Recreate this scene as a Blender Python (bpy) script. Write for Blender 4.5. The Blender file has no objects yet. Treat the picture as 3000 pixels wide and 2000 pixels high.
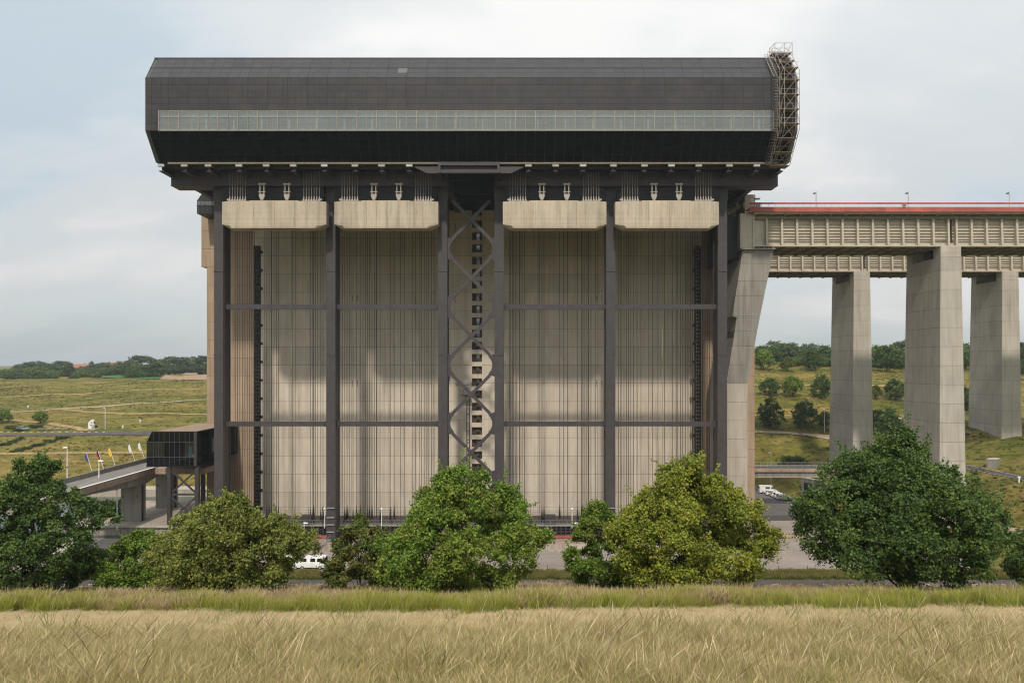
import bpy, math, random
import numpy as np
from mathutils import Matrix, Vector

random.seed(7)
rng = np.random.default_rng(7)
sc = bpy.context.scene
COL = sc.collection
SKY_OX, SKY_OY = 4.1, 3.3

# ------------------------------------------------------------------ camera, sky, sun
EYE = 40.0            # camera height above the paved platform of the lift
FPX = 2000.0          # focal length in photograph pixels
CX, CY = 1510.0, 1070.0
cam_d = bpy.data.cameras.new('camera')
cam_d.sensor_width = 36.0
cam_d.lens = 24.0
cam_d.shift_x = -10 / 3000.0
cam_d.shift_y = 70 / 3000.0
cam_d.clip_start = 0.2
cam_d.clip_end = 20000
cam = bpy.data.objects.new('camera', cam_d)
cam.location = (0, 0, EYE)
cam.rotation_euler = (math.radians(90), 0, 0)
COL.objects.link(cam)
sc.camera = cam

SUN_EL, SUN_AZ = math.radians(49), math.radians(5)   # sun behind the camera, a little to its left
sun_d = bpy.data.lights.new('sun', 'SUN')
sun_d.energy = 1.4
sun_d.angle = math.radians(3.0)
sun_d.color = (1.0, 0.91, 0.79)
sun = bpy.data.objects.new('sun', sun_d)
to_sun = Vector((-math.sin(SUN_AZ) * math.cos(SUN_EL), -math.cos(SUN_AZ) * math.cos(SUN_EL), math.sin(SUN_EL)))
sun.rotation_euler = to_sun.to_track_quat('Z', 'Y').to_euler()
sun.location = (0, -50, 200)
COL.objects.link(sun)

world = bpy.data.worlds.new('World')
sc.world = world
world.use_nodes = True
wn, wl = world.node_tree.nodes, world.node_tree.links
wn.clear()
w_out = wn.new('ShaderNodeOutputWorld')
w_bg = wn.new('ShaderNodeBackground')
w_bg.inputs['Strength'].default_value = 0.142
w_sky = wn.new('ShaderNodeTexSky')
w_sky.sky_type = 'NISHITA'
w_sky.sun_disc = False
w_sky.sun_elevation = SUN_EL
w_sky.sun_rotation = math.pi + SUN_AZ
w_sky.air_density = 1.0
w_sky.altitude = 100
w_sky.dust_density = 2.0
w_tc = wn.new('ShaderNodeTexCoord')
w_sep = wn.new('ShaderNodeSeparateXYZ')
wl.new(w_tc.outputs['Generated'], w_sep.inputs[0])
def wmath(op, a, b=None, clamp=False):
    n = wn.new('ShaderNodeMath'); n.operation = op; n.use_clamp = clamp
    for i, v in enumerate((a, b)):
        if v is None: continue
        if isinstance(v, (int, float)): n.inputs[i].default_value = v
        else: wl.new(v, n.inputs[i])
    return n.outputs[0]
zz = wmath('ADD', wmath('MAXIMUM', w_sep.outputs['Z'], 0.0), 0.35)
w_comb = wn.new('ShaderNodeCombineXYZ')
wl.new(wmath('DIVIDE', w_sep.outputs['X'], zz), w_comb.inputs[0])
wl.new(wmath('DIVIDE', w_sep.outputs['Y'], zz), w_comb.inputs[1])
def wnoise(scale, detail, rough, sx=1, sy=1, off=(0, 0, 0), rz=0.0):
    m = wn.new('ShaderNodeMapping')
    m.inputs['Scale'].default_value = (sx, sy, 1)
    m.inputs['Location'].default_value = off
    m.inputs['Rotation'].default_value = (0, 0, rz)
    wl.new(w_comb.outputs[0], m.inputs['Vector'])
    n = wn.new('ShaderNodeTexNoise')
    n.inputs['Scale'].default_value = scale
    n.inputs['Detail'].default_value = detail
    n.inputs['Roughness'].default_value = rough
    wl.new(m.outputs[0], n.inputs['Vector'])
    return n.outputs['Fac']
def wramp(fac, stops):
    r = wn.new('ShaderNodeValToRGB')
    r.color_ramp.interpolation = 'EASE'
    while len(r.color_ramp.elements) < len(stops): r.color_ramp.elements.new(0.5)
    for e, (p, c) in zip(r.color_ramp.elements, stops):
        e.position = p; e.color = (c, c, c, 1) if isinstance(c, (int, float)) else (*c, 1)
    wl.new(fac, r.inputs[0])
    return r.outputs[0]
n_big = wnoise(0.9, 5, 0.5, 1, 1.3, (SKY_OX, SKY_OY, 0), 0.35)
n_fine = wnoise(2.6, 7, 0.62, 0.7, 2.2, (1.7, 0.4, 0), 0.5)
n_mix = wmath('ADD', wmath('MULTIPLY', n_big, 0.84), wmath('MULTIPLY', n_fine, 0.16))
cover = wramp(n_mix, [(0.38, 0.86), (0.60, 0.98)])
bright = wramp(n_mix, [(0.40, (1.95, 2.19, 2.26)), (0.50, (2.5, 2.6, 2.6)), (0.62, (3.15, 3.12, 3.08))])
w_hz = wramp(w_sep.outputs['Z'], [(0.0, 0.74), (0.15, 0.84), (0.45, 1.05), (1.0, 1.75)])
w_bm = wn.new('ShaderNodeMix'); w_bm.data_type = 'RGBA'; w_bm.blend_type = 'MULTIPLY'
w_bm.inputs['Factor'].default_value = 1.0
wl.new(bright, w_bm.inputs['A']); wl.new(w_hz, w_bm.inputs['B'])
w_mix = wn.new('ShaderNodeMix'); w_mix.data_type = 'RGBA'
wl.new(cover, w_mix.inputs['Factor'])
wl.new(w_sky.outputs[0], w_mix.inputs['A'])
wl.new(w_bm.outputs['Result'], w_mix.inputs['B'])
wl.new(w_mix.outputs['Result'], w_bg.inputs['Color'])
wl.new(w_bg.outputs[0], w_out.inputs['Surface'])

vs = sc.view_settings
vs.view_transform = 'Standard'
vs.look = 'None'
vs.exposure = 1.08
vs.gamma = 1.0
vs.use_curve_mapping = False
sc.render.engine = 'CYCLES'
cy = sc.cycles
cy.max_bounces = 6
cy.diffuse_bounces = 4
cy.glossy_bounces = 3
cy.transmission_bounces = 3
cy.transparent_max_bounces = 12
cy.volume_bounces = 0
cy.caustics_reflective = cy.caustics_refractive = False
cy.pixel_filter_type = 'BLACKMAN_HARRIS'
cy.filter_width = 1.15
cy.use_denoising = True
try: cy.denoiser = 'OPENIMAGEDENOISE'
except Exception: pass

# ------------------------------------------------------------------ helpers
def X(px, d): return (px - CX) * d / FPX
def Z(py, d): return EYE - (py - CY) * d / FPX
def P(px, py, d): return (X(px, d), d, Z(py, d))

def tag(o, label=None, cat=None, group=None, kind=None):
    if label: o['label'] = label
    if cat: o['category'] = cat
    if group: o['group'] = group
    if kind: o['kind'] = kind
    return o

def empty(name, loc, label, cat, group=None):
    o = bpy.data.objects.new(name, None)
    o.location = loc
    o.empty_display_size = 0.5
    COL.objects.link(o)
    return tag(o, label, cat, group)

def put(name, me, parent=None, loc=None):
    """link a mesh object; mesh coordinates are world coordinates unless loc is given"""
    o = bpy.data.objects.new(name, me)
    COL.objects.link(o)
    if loc is not None: o.location = loc
    if parent is not None:
        o.parent = parent
        if parent.type == 'EMPTY':
            o.matrix_parent_inverse = Matrix.Translation(-parent.location)
        else:
            root = parent
            o.matrix_parent_inverse = Matrix.Translation(-parent.location)
    return o

def mesh(name, verts, faces, mat, smooth=False):
    me = bpy.data.meshes.new(name)
    me.from_pydata([tuple(map(float, v)) for v in verts], [], faces)
    me.materials.append(mat)
    if smooth: me.shade_smooth()
    me.update()
    return me

class MB:
    def __init__(s): s.v = []; s.f = []
    def box(s, x0, x1, y0, y1, z0, z1):
        n = len(s.v)
        s.v += [(x0,y0,z0),(x1,y0,z0),(x1,y1,z0),(x0,y1,z0),(x0,y0,z1),(x1,y0,z1),(x1,y1,z1),(x0,y1,z1)]
        s.f += [(n,n+3,n+2,n+1),(n+4,n+5,n+6,n+7),(n,n+1,n+5,n+4),(n+1,n+2,n+6,n+5),(n+2,n+3,n+7,n+6),(n+3,n,n+4,n+7)]
        return s
    def hexa(s, b, t):
        """bottom ring b (4 points) and top ring t (4 points)"""
        n = len(s.v); s.v += list(b) + list(t)
        s.f += [(n,n+3,n+2,n+1),(n+4,n+5,n+6,n+7),(n,n+1,n+5,n+4),(n+1,n+2,n+6,n+5),(n+2,n+3,n+7,n+6),(n+3,n,n+4,n+7)]
        return s
    def prism(s, a, b):
        """two matching rings of points"""
        n = len(s.v); k = len(a); s.v += list(a) + list(b)
        s.f += [tuple(range(n + k - 1, n - 1, -1)), tuple(range(n + k, n + 2 * k))]
        for i in range(k):
            j = (i + 1) % k
            s.f.append((n+i, n+j, n+k+j, n+k+i))
        return s
    def xz(s, poly, y0, y1):
        return s.prism([(x, y0, z) for x, z in poly], [(x, y1, z) for x, z in poly])
    def yz(s, poly, x0, x1):
        return s.prism([(x0, y, z) for y, z in poly], [(x1, y, z) for y, z in poly])
    def xy(s, poly, z0, z1):
        return s.prism([(x, y, z0) for x, y in poly], [(x, y, z1) for x, y in poly])
    def tube(s, p, q, r, n=6, r2=None, cap=True):
        p = Vector(p); q = Vector(q); r2 = r if r2 is None else r2
        d = (q - p)
        if d.length < 1e-6: return s
        d.normalize()
        u = d.orthogonal().normalized(); w = d.cross(u)
        k = len(s.v)
        for c, rr in ((p, r), (q, r2)):
            for i in range(n):
                a = 2 * math.pi * i / n
                s.v.append(tuple(c + u * (math.cos(a) * rr) + w * (math.sin(a) * rr)))
        for i in range(n):
            j = (i + 1) % n
            s.f.append((k+i, k+j, k+n+j, k+n+i))
        if cap:
            s.f.append(tuple(range(k + n - 1, k - 1, -1))); s.f.append(tuple(range(k + n, k + 2 * n)))
        return s
    def bar(s, p, q, w, h, up=(0, 0, 1)):
        """rectangular bar from p to q, w across, h along 'up'"""
        p = Vector(p); q = Vector(q); d = (q - p).normalized(); up = Vector(up)
        a = d.cross(up)
        if a.length < 1e-5: a = d.orthogonal()
        a.normalize(); b = a.cross(d).normalized()
        a *= w / 2; b *= h / 2
        r1 = [tuple(p - a - b), tuple(p + a - b), tuple(p + a + b), tuple(p - a + b)]
        r2 = [tuple(q - a - b), tuple(q + a - b), tuple(q + a + b), tuple(q - a + b)]
        return s.prism(r1, r2)
    def lathe(s, c, prof, n=10):
        """prof: list of (r, z) about vertical axis through c"""
        k = len(s.v); m = len(prof)
        for r, z in prof:
            for i in range(n):
                a = 2 * math.pi * i / n
                s.v.append((c[0] + math.cos(a) * r, c[1] + math.sin(a) * r, c[2] + z))
        for j in range(m - 1):
            for i in range(n):
                i2 = (i + 1) % n
                s.f.append((k+j*n+i, k+j*n+i2, k+(j+1)*n+i2, k+(j+1)*n+i))
        s.f.append(tuple(range(k + n - 1, k - 1, -1)))
        s.f.append(tuple(range(k + (m-1)*n, k + m*n)))
        return s
    def mesh(s, name, mat, smooth=False): return mesh(name, s.v, s.f, mat, smooth)
    def build(s, name, mat, parent=None, loc=None, smooth=False):
        me = s.mesh(name, mat, smooth)
        import bmesh
        bm = bmesh.new(); bm.from_mesh(me); bmesh.ops.recalc_face_normals(bm, faces=bm.faces); bm.to_mesh(me); bm.free()
        return put(name, me, parent, loc)

def copy_tree(root, loc, rotz=None, scale=None, label=None):
    r = root.copy(); COL.objects.link(r); r.location = loc
    if rotz is not None: r.rotation_euler = (0, 0, rotz)
    if scale is not None: r.scale = scale if hasattr(scale, '__len__') else (scale,) * 3
    if label: r['label'] = label
    for ch in list(root.children):
        c = ch.copy(); COL.objects.link(c); c.parent = r
        for g in list(ch.children):
            d = g.copy(); COL.objects.link(d); d.parent = c
    return r

ORD = ['first','second','third','fourth','fifth','sixth','seventh','eighth','ninth','tenth','eleventh','twelfth','thirteenth',
       'fourteenth','fifteenth','sixteenth','seventeenth','eighteenth','nineteenth','twentieth','twenty-first','twenty-second',
       'twenty-third','twenty-fourth','twenty-fifth','twenty-sixth','twenty-seventh','twenty-eighth','twenty-ninth','thirtieth']

# ------------------------------------------------------------------ materials
def s2l(c): return tuple(((v/255)/12.92 if v/255 <= 0.04045 else ((v/255+0.055)/1.055)**2.4) for v in c)

class NT:
    def __init__(s, name):
        s.m = bpy.data.materials.new(name); s.m.use_nodes = True
        s.t = s.m.node_tree; s.t.nodes.clear()
        s.out = s.t.nodes.new('ShaderNodeOutputMaterial')
    def n(s, t, **kw):
        x = s.t.nodes.new(t)
        for k, v in kw.items(): setattr(x, k, v)
        return x
    def l(s, a, b): s.t.links.new(a, b)
    def pos(s, scale=(1, 1, 1)):
        g = s.n('ShaderNodeNewGeometry'); m = s.n('ShaderNodeMapping')
        m.inputs['Scale'].default_value = scale
        s.l(g.outputs['Position'], m.inputs['Vector']); return m.outputs[0]
    def noise(s, vec, scale, detail=4, rough=0.55):
        x = s.n('ShaderNodeTexNoise'); x.inputs['Scale'].default_value = scale
        x.inputs['Detail'].default_value = detail; x.inputs['Roughness'].default_value = rough
        s.l(vec, x.inputs['Vector']); return x.outputs['Fac']
    def ramp(s, fac, stops):
        r = s.n('ShaderNodeValToRGB')
        while len(r.color_ramp.elements) < len(stops): r.color_ramp.elements.new(0.5)
        for e, (p, c) in zip(r.color_ramp.elements, stops):
            e.position = p; e.color = (c, c, c, 1) if isinstance(c, (int, float)) else (*c, 1)
        s.l(fac, r.inputs[0]); return r.outputs[0]
    def mix(s, a, b, fac=0.5, mode='MIX'):
        x = s.n('ShaderNodeMix', data_type='RGBA', blend_type=mode)
        for k, v in (('Factor', fac), ('A', a), ('B', b)):
            if isinstance(v, (int, float)): x.inputs[k].default_value = v if k == 'Factor' else (v, v, v, 1)
            elif isinstance(v, tuple): x.inputs[k].default_value = (*v, 1)
            else: s.l(v, x.inputs[k])
        return x.outputs['Result']
    def math(s, op, a, b=0.0):
        x = s.n('ShaderNodeMath', operation=op)
        for i, v in enumerate((a, b)):
            if isinstance(v, (int, float)): x.inputs[i].default_value = v
            else: s.l(v, x.inputs[i])
        return x.outputs[0]
    def rand(s): return s.n('ShaderNodeObjectInfo').outputs['Random']
    def surf(s, col, rough=0.8, spec=0.3, metal=0.0, bump=None, bstr=0.3, bdist=0.05):
        p = s.n('ShaderNodeBsdfPrincipled')
        if isinstance(col, tuple): p.inputs['Base Color'].default_value = (*col, 1)
        else: s.l(col, p.inputs['Base Color'])
        if isinstance(rough, (int, float)): p.inputs['Roughness'].default_value = rough
        else: s.l(rough, p.inputs['Roughness'])
        p.inputs['Specular IOR Level'].default_value = spec
        p.inputs['Metallic'].default_value = metal
        if bump is not None:
            b = s.n('ShaderNodeBump'); b.inputs['Strength'].default_value = bstr; b.inputs['Distance'].default_value = bdist
            s.l(bump, b.inputs['Height']); s.l(b.outputs[0], p.inputs['Normal'])
        s.l(p.outputs[0], s.out.inputs['Surface'])
        return s.m

def m_plain(name, col, rough=0.6, spec=0.4, metal=0.0, var=0.25, nscale=1.5, rnd=0.0):
    t = NT(name)
    n = t.noise(t.pos(), nscale, 5, 0.6)
    lo = tuple(c * (1 - var) for c in col); hi = tuple(min(1, c * (1 + var)) for c in col)
    c = t.ramp(n, [(0.3, lo), (0.7, hi)])
    if rnd:
        c = t.mix(c, t.ramp(t.rand(), [(0, 1 - rnd), (1, 1 + rnd)]), 1.0, 'MULTIPLY')
    return t.surf(c, rough, spec, metal)

def m_concrete(name, col, streak=0.35, blotch=0.2, rnd=0.08, board=0.0, spec=0.2):
    t = NT(name)
    big = t.noise(t.pos((1, 1, 0.6)), 0.16, 5, 0.6)
    st = t.noise(t.pos((1, 1, 0.05)), 1.6, 6, 0.65)
    st2 = t.noise(t.pos((1, 1, 0.25)), 0.55, 4, 0.6)
    fine = t.noise(t.pos(), 9.0, 4, 0.7)
    run = t.noise(t.pos((1, 1, 0.035)), 0.9, 5, 0.7)
    c = t.ramp(big, [(0.3, tuple(v * (1 - blotch) for v in col)), (0.7, tuple(min(.95, v * (1 + blotch * 0.6)) for v in col))])
    c = t.mix(c, t.ramp(st, [(0.32, 1 - streak), (0.55, 1.0), (0.8, 1.0 + streak * 0.25)]), 1.0, 'MULTIPLY')
    c = t.mix(c, t.ramp(st2, [(0.35, (0.90, 0.87, 0.83)), (0.6, (1.0, 1.0, 1.0))]), 0.8, 'MULTIPLY')
    c = t.mix(c, t.ramp(run, [(0.30, (0.70, 0.66, 0.60)), (0.42, (1.0, 1.0, 1.0))]), 0.75, 'MULTIPLY')
    c = t.mix(c, t.ramp(fine, [(0.3, 0.9), (0.7, 1.06)]), 1.0, 'MULTIPLY')
    if rnd: c = t.mix(c, t.ramp(t.rand(), [(0, 1 - rnd), (1, 1 + rnd)]), 1.0, 'MULTIPLY')
    if board:
        w = t.n('ShaderNodeTexWave', wave_type='BANDS', bands_direction='X')
        w.inputs['Scale'].default_value = 0.32; w.inputs['Distortion'].default_value = 0.4; w.inputs['Detail'].default_value = 1
        t.l(t.pos(), w.inputs['Vector'])
        c = t.mix(c, t.ramp(w.outputs['Fac'], [(0.0, 1 - board), (0.06, 1.0)]), 1.0, 'MULTIPLY')
    return t.surf(c, 0.9, spec, bump=fine, bstr=0.25, bdist=0.03)

M = {}
M['wall'] = m_concrete('grey_concrete', (0.655, 0.58, 0.485), 0.12, 0.12, 0.07, 0.09)
M['brown'] = m_concrete('brown_concrete', (0.40, 0.30, 0.215), 0.16, 0.1, 0.04)
M['pier'] = m_concrete('pier_concrete', (0.47, 0.435, 0.38), 0.18, 0.14, 0.07)
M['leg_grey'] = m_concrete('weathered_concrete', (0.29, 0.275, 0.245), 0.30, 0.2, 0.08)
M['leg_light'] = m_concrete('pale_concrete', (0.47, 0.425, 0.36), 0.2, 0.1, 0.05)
M['counter'] = m_concrete('cream_concrete', (0.54, 0.47, 0.375), 0.26, 0.16, 0.04)
M['plinth'] = m_concrete('plinth_concrete', (0.42, 0.36, 0.30), 0.4, 0.25, 0.06)
M['pink'] = m_concrete('pinkish_concrete', (0.42, 0.31, 0.24), 0.3, 0.2, 0.05)
M['joint'] = m_plain('dark_joint', (0.09, 0.08, 0.07), 0.9, 0.1)
M['steel'] = m_plain('violet_grey_steel', (0.058, 0.051, 0.054), 0.55, 0.35, var=0.18, nscale=0.8)
M['steel2'] = m_plain('dark_steel', (0.045, 0.04, 0.042), 0.55, 0.4, var=0.2)
M['rust'] = m_plain('rusty_edge', (0.20, 0.13, 0.10), 0.85, 0.2, var=0.6, nscale=3.0)
M['black'] = m_plain('black_steel', (0.012, 0.012, 0.013), 0.5, 0.3)
M['cable'] = m_plain('cable_steel', (0.030, 0.027, 0.024), 0.55, 0.4)
M['cable_green'] = m_plain('green_cable', (0.30, 0.31, 0.12), 0.5, 0.4)
M['galv'] = m_plain('galvanised_steel', (0.42, 0.42, 0.41), 0.45, 0.5, 0.4, var=0.15)
M['white'] = m_plain('white_paint', (0.78, 0.78, 0.76), 0.4, 0.5, var=0.06)
M['cream_steel'] = m_plain('cream_steel', (0.47, 0.42, 0.335), 0.55, 0.4, var=0.12, nscale=0.7)
M['cream_dark'] = m_plain('olive_steel', (0.20, 0.18, 0.125), 0.6, 0.3, var=0.25)
M['red'] = m_plain('faded_red_paint', (0.40, 0.095, 0.08), 0.55, 0.35, var=0.2, nscale=0.35, rnd=0.14)
M['rodwhite'] = m_plain('pale_steel', (0.36, 0.335, 0.29), 0.5, 0.4, var=0.15)
M['hanger'] = m_plain('grey_wire_rope', (0.17, 0.16, 0.145), 0.5, 0.4, var=0.15)
M['mullion'] = m_plain('brown_pink_mullion', (0.31, 0.265, 0.225), 0.5, 0.4, var=0.1)
M['scaf'] = m_plain('scaffold_tube', (0.33, 0.28, 0.24), 0.5, 0.4, 0.1, var=0.25, nscale=2)
M['deckwood'] = m_plain('scaffold_deck', (0.24, 0.18, 0.105), 0.8, 0.2, var=0.3, nscale=3)
M['asphalt'] = m_plain('asphalt', (0.085, 0.075, 0.072), 0.9, 0.2, var=0.2, nscale=0.9)
M['gravel'] = m_plain('pale_gravel', (0.34, 0.27, 0.19), 0.95, 0.1, var=0.25, nscale=0.5)
M['dirt'] = m_plain('dry_trodden_grass', (0.30, 0.215, 0.10), 0.95, 0.1, var=0.3, nscale=0.4)
M['straw'] = m_plain('straw_litter', (0.36, 0.275, 0.145), 0.95, 0.05, var=0.35, nscale=1.3)
M['bark'] = m_plain('bark', (0.055, 0.042, 0.032), 0.95, 0.1, var=0.4, nscale=6)
M['tyre'] = m_plain('tyre_rubber', (0.02, 0.02, 0.02), 0.85, 0.2)
M['blue_thing'] = m_plain('cyan_display', (0.05, 0.42, 0.58), 0.5, 0.3, var=0.3, nscale=2)
M['roofgravel'] = m_plain('roof_gravel', (0.30, 0.23, 0.17), 0.95, 0.1, var=0.3, nscale=4)
M['redroof'] = m_plain('red_tiles', (0.30, 0.13, 0.085), 0.85, 0.1, var=0.2)
M['brick'] = m_plain('house_brick', (0.36, 0.22, 0.16), 0.9, 0.1, var=0.2)

def m_panel():
    t = NT('brown_grey_cladding')
    base = t.ramp(t.noise(t.pos((1, 1, 0.3)), 0.12, 5, 0.6), [(0.3, (0.027, 0.0255, 0.028)), (0.55, (0.034, 0.0315, 0.0315)), (0.75, (0.041, 0.0375, 0.037))])
    st = t.noise(t.pos((1.6, 1, 0.07)), 1.7, 6, 0.7)
    c = t.mix(base, t.ramp(st, [(0.33, 0.34), (0.46, 1.0), (0.7, 1.12)]), 0.95, 'MULTIPLY')
    rs = t.noise(t.pos((1, 1, 1)), 0.35, 3, 0.5)
    c = t.mix(c, t.ramp(rs, [(0.38, (0.86, 0.88, 0.95)), (0.62, (1.1, 1.04, 1.0))]), 1.0, 'MULTIPLY')
    c = t.mix(c, t.ramp(t.rand(), [(0, 0.86), (1, 1.12)]), 1.0, 'MULTIPLY')
    return t.surf(c, 0.55, 0.35, bump=st, bstr=0.05)
M['panel'] = m_panel()
M['roofpanel'] = m_plain('slate_grey_cladding', (0.038, 0.038, 0.043), 0.55, 0.3, var=0.12, nscale=0.3, rnd=0.10)
M['roofpatch'] = m_plain('replaced_pale_cladding', (0.11, 0.11, 0.115), 0.5, 0.35, var=0.12)
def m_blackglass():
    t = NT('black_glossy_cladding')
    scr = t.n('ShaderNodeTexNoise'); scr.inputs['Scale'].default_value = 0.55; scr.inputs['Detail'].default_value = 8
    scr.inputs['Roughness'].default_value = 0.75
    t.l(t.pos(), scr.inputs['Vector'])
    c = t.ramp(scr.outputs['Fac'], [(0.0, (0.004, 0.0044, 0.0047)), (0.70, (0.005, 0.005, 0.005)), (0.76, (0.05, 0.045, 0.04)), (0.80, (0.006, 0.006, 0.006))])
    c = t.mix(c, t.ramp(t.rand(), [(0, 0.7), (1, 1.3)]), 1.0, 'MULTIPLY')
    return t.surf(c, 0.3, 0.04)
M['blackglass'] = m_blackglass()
M['greenjoint'] = m_plain('green_grey_joint', (0.07, 0.085, 0.082), 0.6, 0.3)

def m_glass(name, tint, refl, rough=0.05, dcol=(0.2, 0.22, 0.2), dif=0.3):
    t = NT(name)
    tr = t.n('ShaderNodeBsdfTransparent'); tr.inputs[0].default_value = (*tint, 1)
    gl = t.n('ShaderNodeBsdfGlossy'); gl.inputs['Roughness'].default_value = rough
    gl.inputs['Color'].default_value = (0.9, 0.95, 0.93, 1)
    df = t.n('ShaderNodeBsdfDiffuse')
    dn = t.ramp(t.noise(t.pos(), 0.12, 3), [(0.3, tuple(v * .8 for v in dcol)), (0.7, tuple(v * 1.2 for v in dcol))])
    t.l(dn, df.inputs[0])
    a = t.n('ShaderNodeMixShader'); a.inputs[0].default_value = dif
    t.l(tr.outputs[0], a.inputs[1]); t.l(df.outputs[0], a.inputs[2])
    b = t.n('ShaderNodeMixShader'); b.inputs[0].default_value = refl
    t.l(a.outputs[0], b.inputs[1]); t.l(gl.outputs[0], b.inputs[2])
    t.l(b.outputs[0], t.out.inputs['Surface'])
    return t.m
M['pane'] = m_glass('grey_green_glass', (0.90, 0.95, 0.92), 0.10, 0.06, (0.26, 0.27, 0.25), 0.30)
M['darkpane'] = m_glass('dark_glass', (0.16, 0.17, 0.17), 0.025, 0.05, (0.006, 0.006, 0.006), 0.7)
M['clearpane'] = m_glass('clear_glass', (0.75, 0.78, 0.78), 0.06, 0.03, (0.03, 0.03, 0.03), 0.25)
M['carglass'] = m_glass('car_glass', (0.1, 0.1, 0.11), 0.1, 0.05, (0.01, 0.01, 0.012), 0.8)

def m_leaf(name, trans=0.35):
    t = NT(name)
    a = t.n('ShaderNodeAttribute', attribute_name='col')
    v = t.mix(a.outputs['Color'], t.ramp(t.rand(), [(0, 0.9), (1, 1.1)]), 1.0, 'MULTIPLY')
    d = t.n('ShaderNodeBsdfPrincipled'); d.inputs['Roughness'].default_value = 0.6; d.inputs['Specular IOR Level'].default_value = 0.25
    t.l(v, d.inputs['Base Color'])
    tr = t.n('ShaderNodeBsdfTranslucent'); t.l(v, tr.inputs[0])
    m = t.n('ShaderNodeMixShader'); m.inputs[0].default_value = trans
    t.l(d.outputs[0], m.inputs[1]); t.l(tr.outputs[0], m.inputs[2])
    t.l(m.outputs[0], t.out.inputs['Surface'])
    return t.m
M['leaf'] = m_leaf('foliage', 0.24)
M['blade'] = m_leaf('grass_blades', 0.3)

def m_ground():
    t = NT('hill_grass')
    n1 = t.noise(t.pos(), 0.018, 5, 0.6)
    n2 = t.noise(t.pos((1, 1.6, 1)), 0.11, 6, 0.65)
    n3 = t.noise(t.pos((0.5, 1.3, 1)), 0.42, 8, 0.75)
    n4 = t.noise(t.pos((0.25, 1.2, 1)), 0.05, 4, 0.6)
    g = t.ramp(n2, [(0.30, (0.042, 0.058, 0.010)), (0.5, (0.110, 0.112, 0.021)), (0.70, (0.190, 0.155, 0.046))])
    d = t.ramp(n2, [(0.3, (0.15, 0.12, 0.032)), (0.7, (0.25, 0.18, 0.066))])
    c = t.mix(g, d, t.ramp(n4, [(0.40, 0.0), (0.60, 0.85)]))
    c = t.mix(c, t.ramp(n3, [(0.32, 0.42), (0.5, 1.0), (0.68, 1.4)]), 1.0, 'MULTIPLY')
    c = t.mix(c, t.ramp(n1, [(0.35, (0.82, 0.95, 0.8)), (0.65, (1.1, 1.04, 1.0))]), 1.0, 'MULTIPLY')
    return t.surf(c, 0.95, 0.1, bump=t.math('ADD', n3, t.math('MULTIPLY', n2, 2.0)), bstr=0.9, bdist=0.6)
M['ground'] = m_ground()
def m_paving():
    t = NT('brownish_paving')
    n = t.noise(t.pos(), 0.09, 5, 0.6); f = t.noise(t.pos(), 4.0, 4, 0.6); st = t.noise(t.pos((0.2, 1.5, 1)), 0.5, 4)
    c = t.ramp(n, [(0.3, (0.25, 0.215, 0.192)), (0.7, (0.325, 0.28, 0.25))])
    c = t.mix(c, t.ramp(f, [(0.3, 0.88), (0.7, 1.1)]), 1.0, 'MULTIPLY')
    c = t.mix(c, t.ramp(st, [(0.35, 0.86), (0.55, 1.0)]), 0.7, 'MULTIPLY')
    return t.surf(c, 0.92, 0.15)
M['paving'] = m_paving()
M['darkpaving'] = m_plain('dark_asphalt_parking', (0.135, 0.122, 0.118), 0.92, 0.15, var=0.14, nscale=0.4)
def m_water():
    t = NT('canal_water')
    w = t.noise(t.pos(), 1.2, 4, 0.6)
    return t.surf((0.028, 0.055, 0.045), 0.12, 0.5, bump=w, bstr=0.25, bdist=0.06)
M['water'] = m_water()
def m_field(name, a, b, sy=6.0):
    t = NT(name)
    n = t.noise(t.pos((0.3, 1, 1)), 0.08, 5, 0.6)
    return t.surf(t.ramp(n, [(0.3, a), (0.7, b)]), 0.95, 0.1)
M['plough'] = m_field('ploughed_earth', (0.27, 0.185, 0.115), (0.33, 0.23, 0.15))
M['crop'] = m_field('green_crop', (0.045, 0.125, 0.035), (0.06, 0.15, 0.04))

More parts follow.
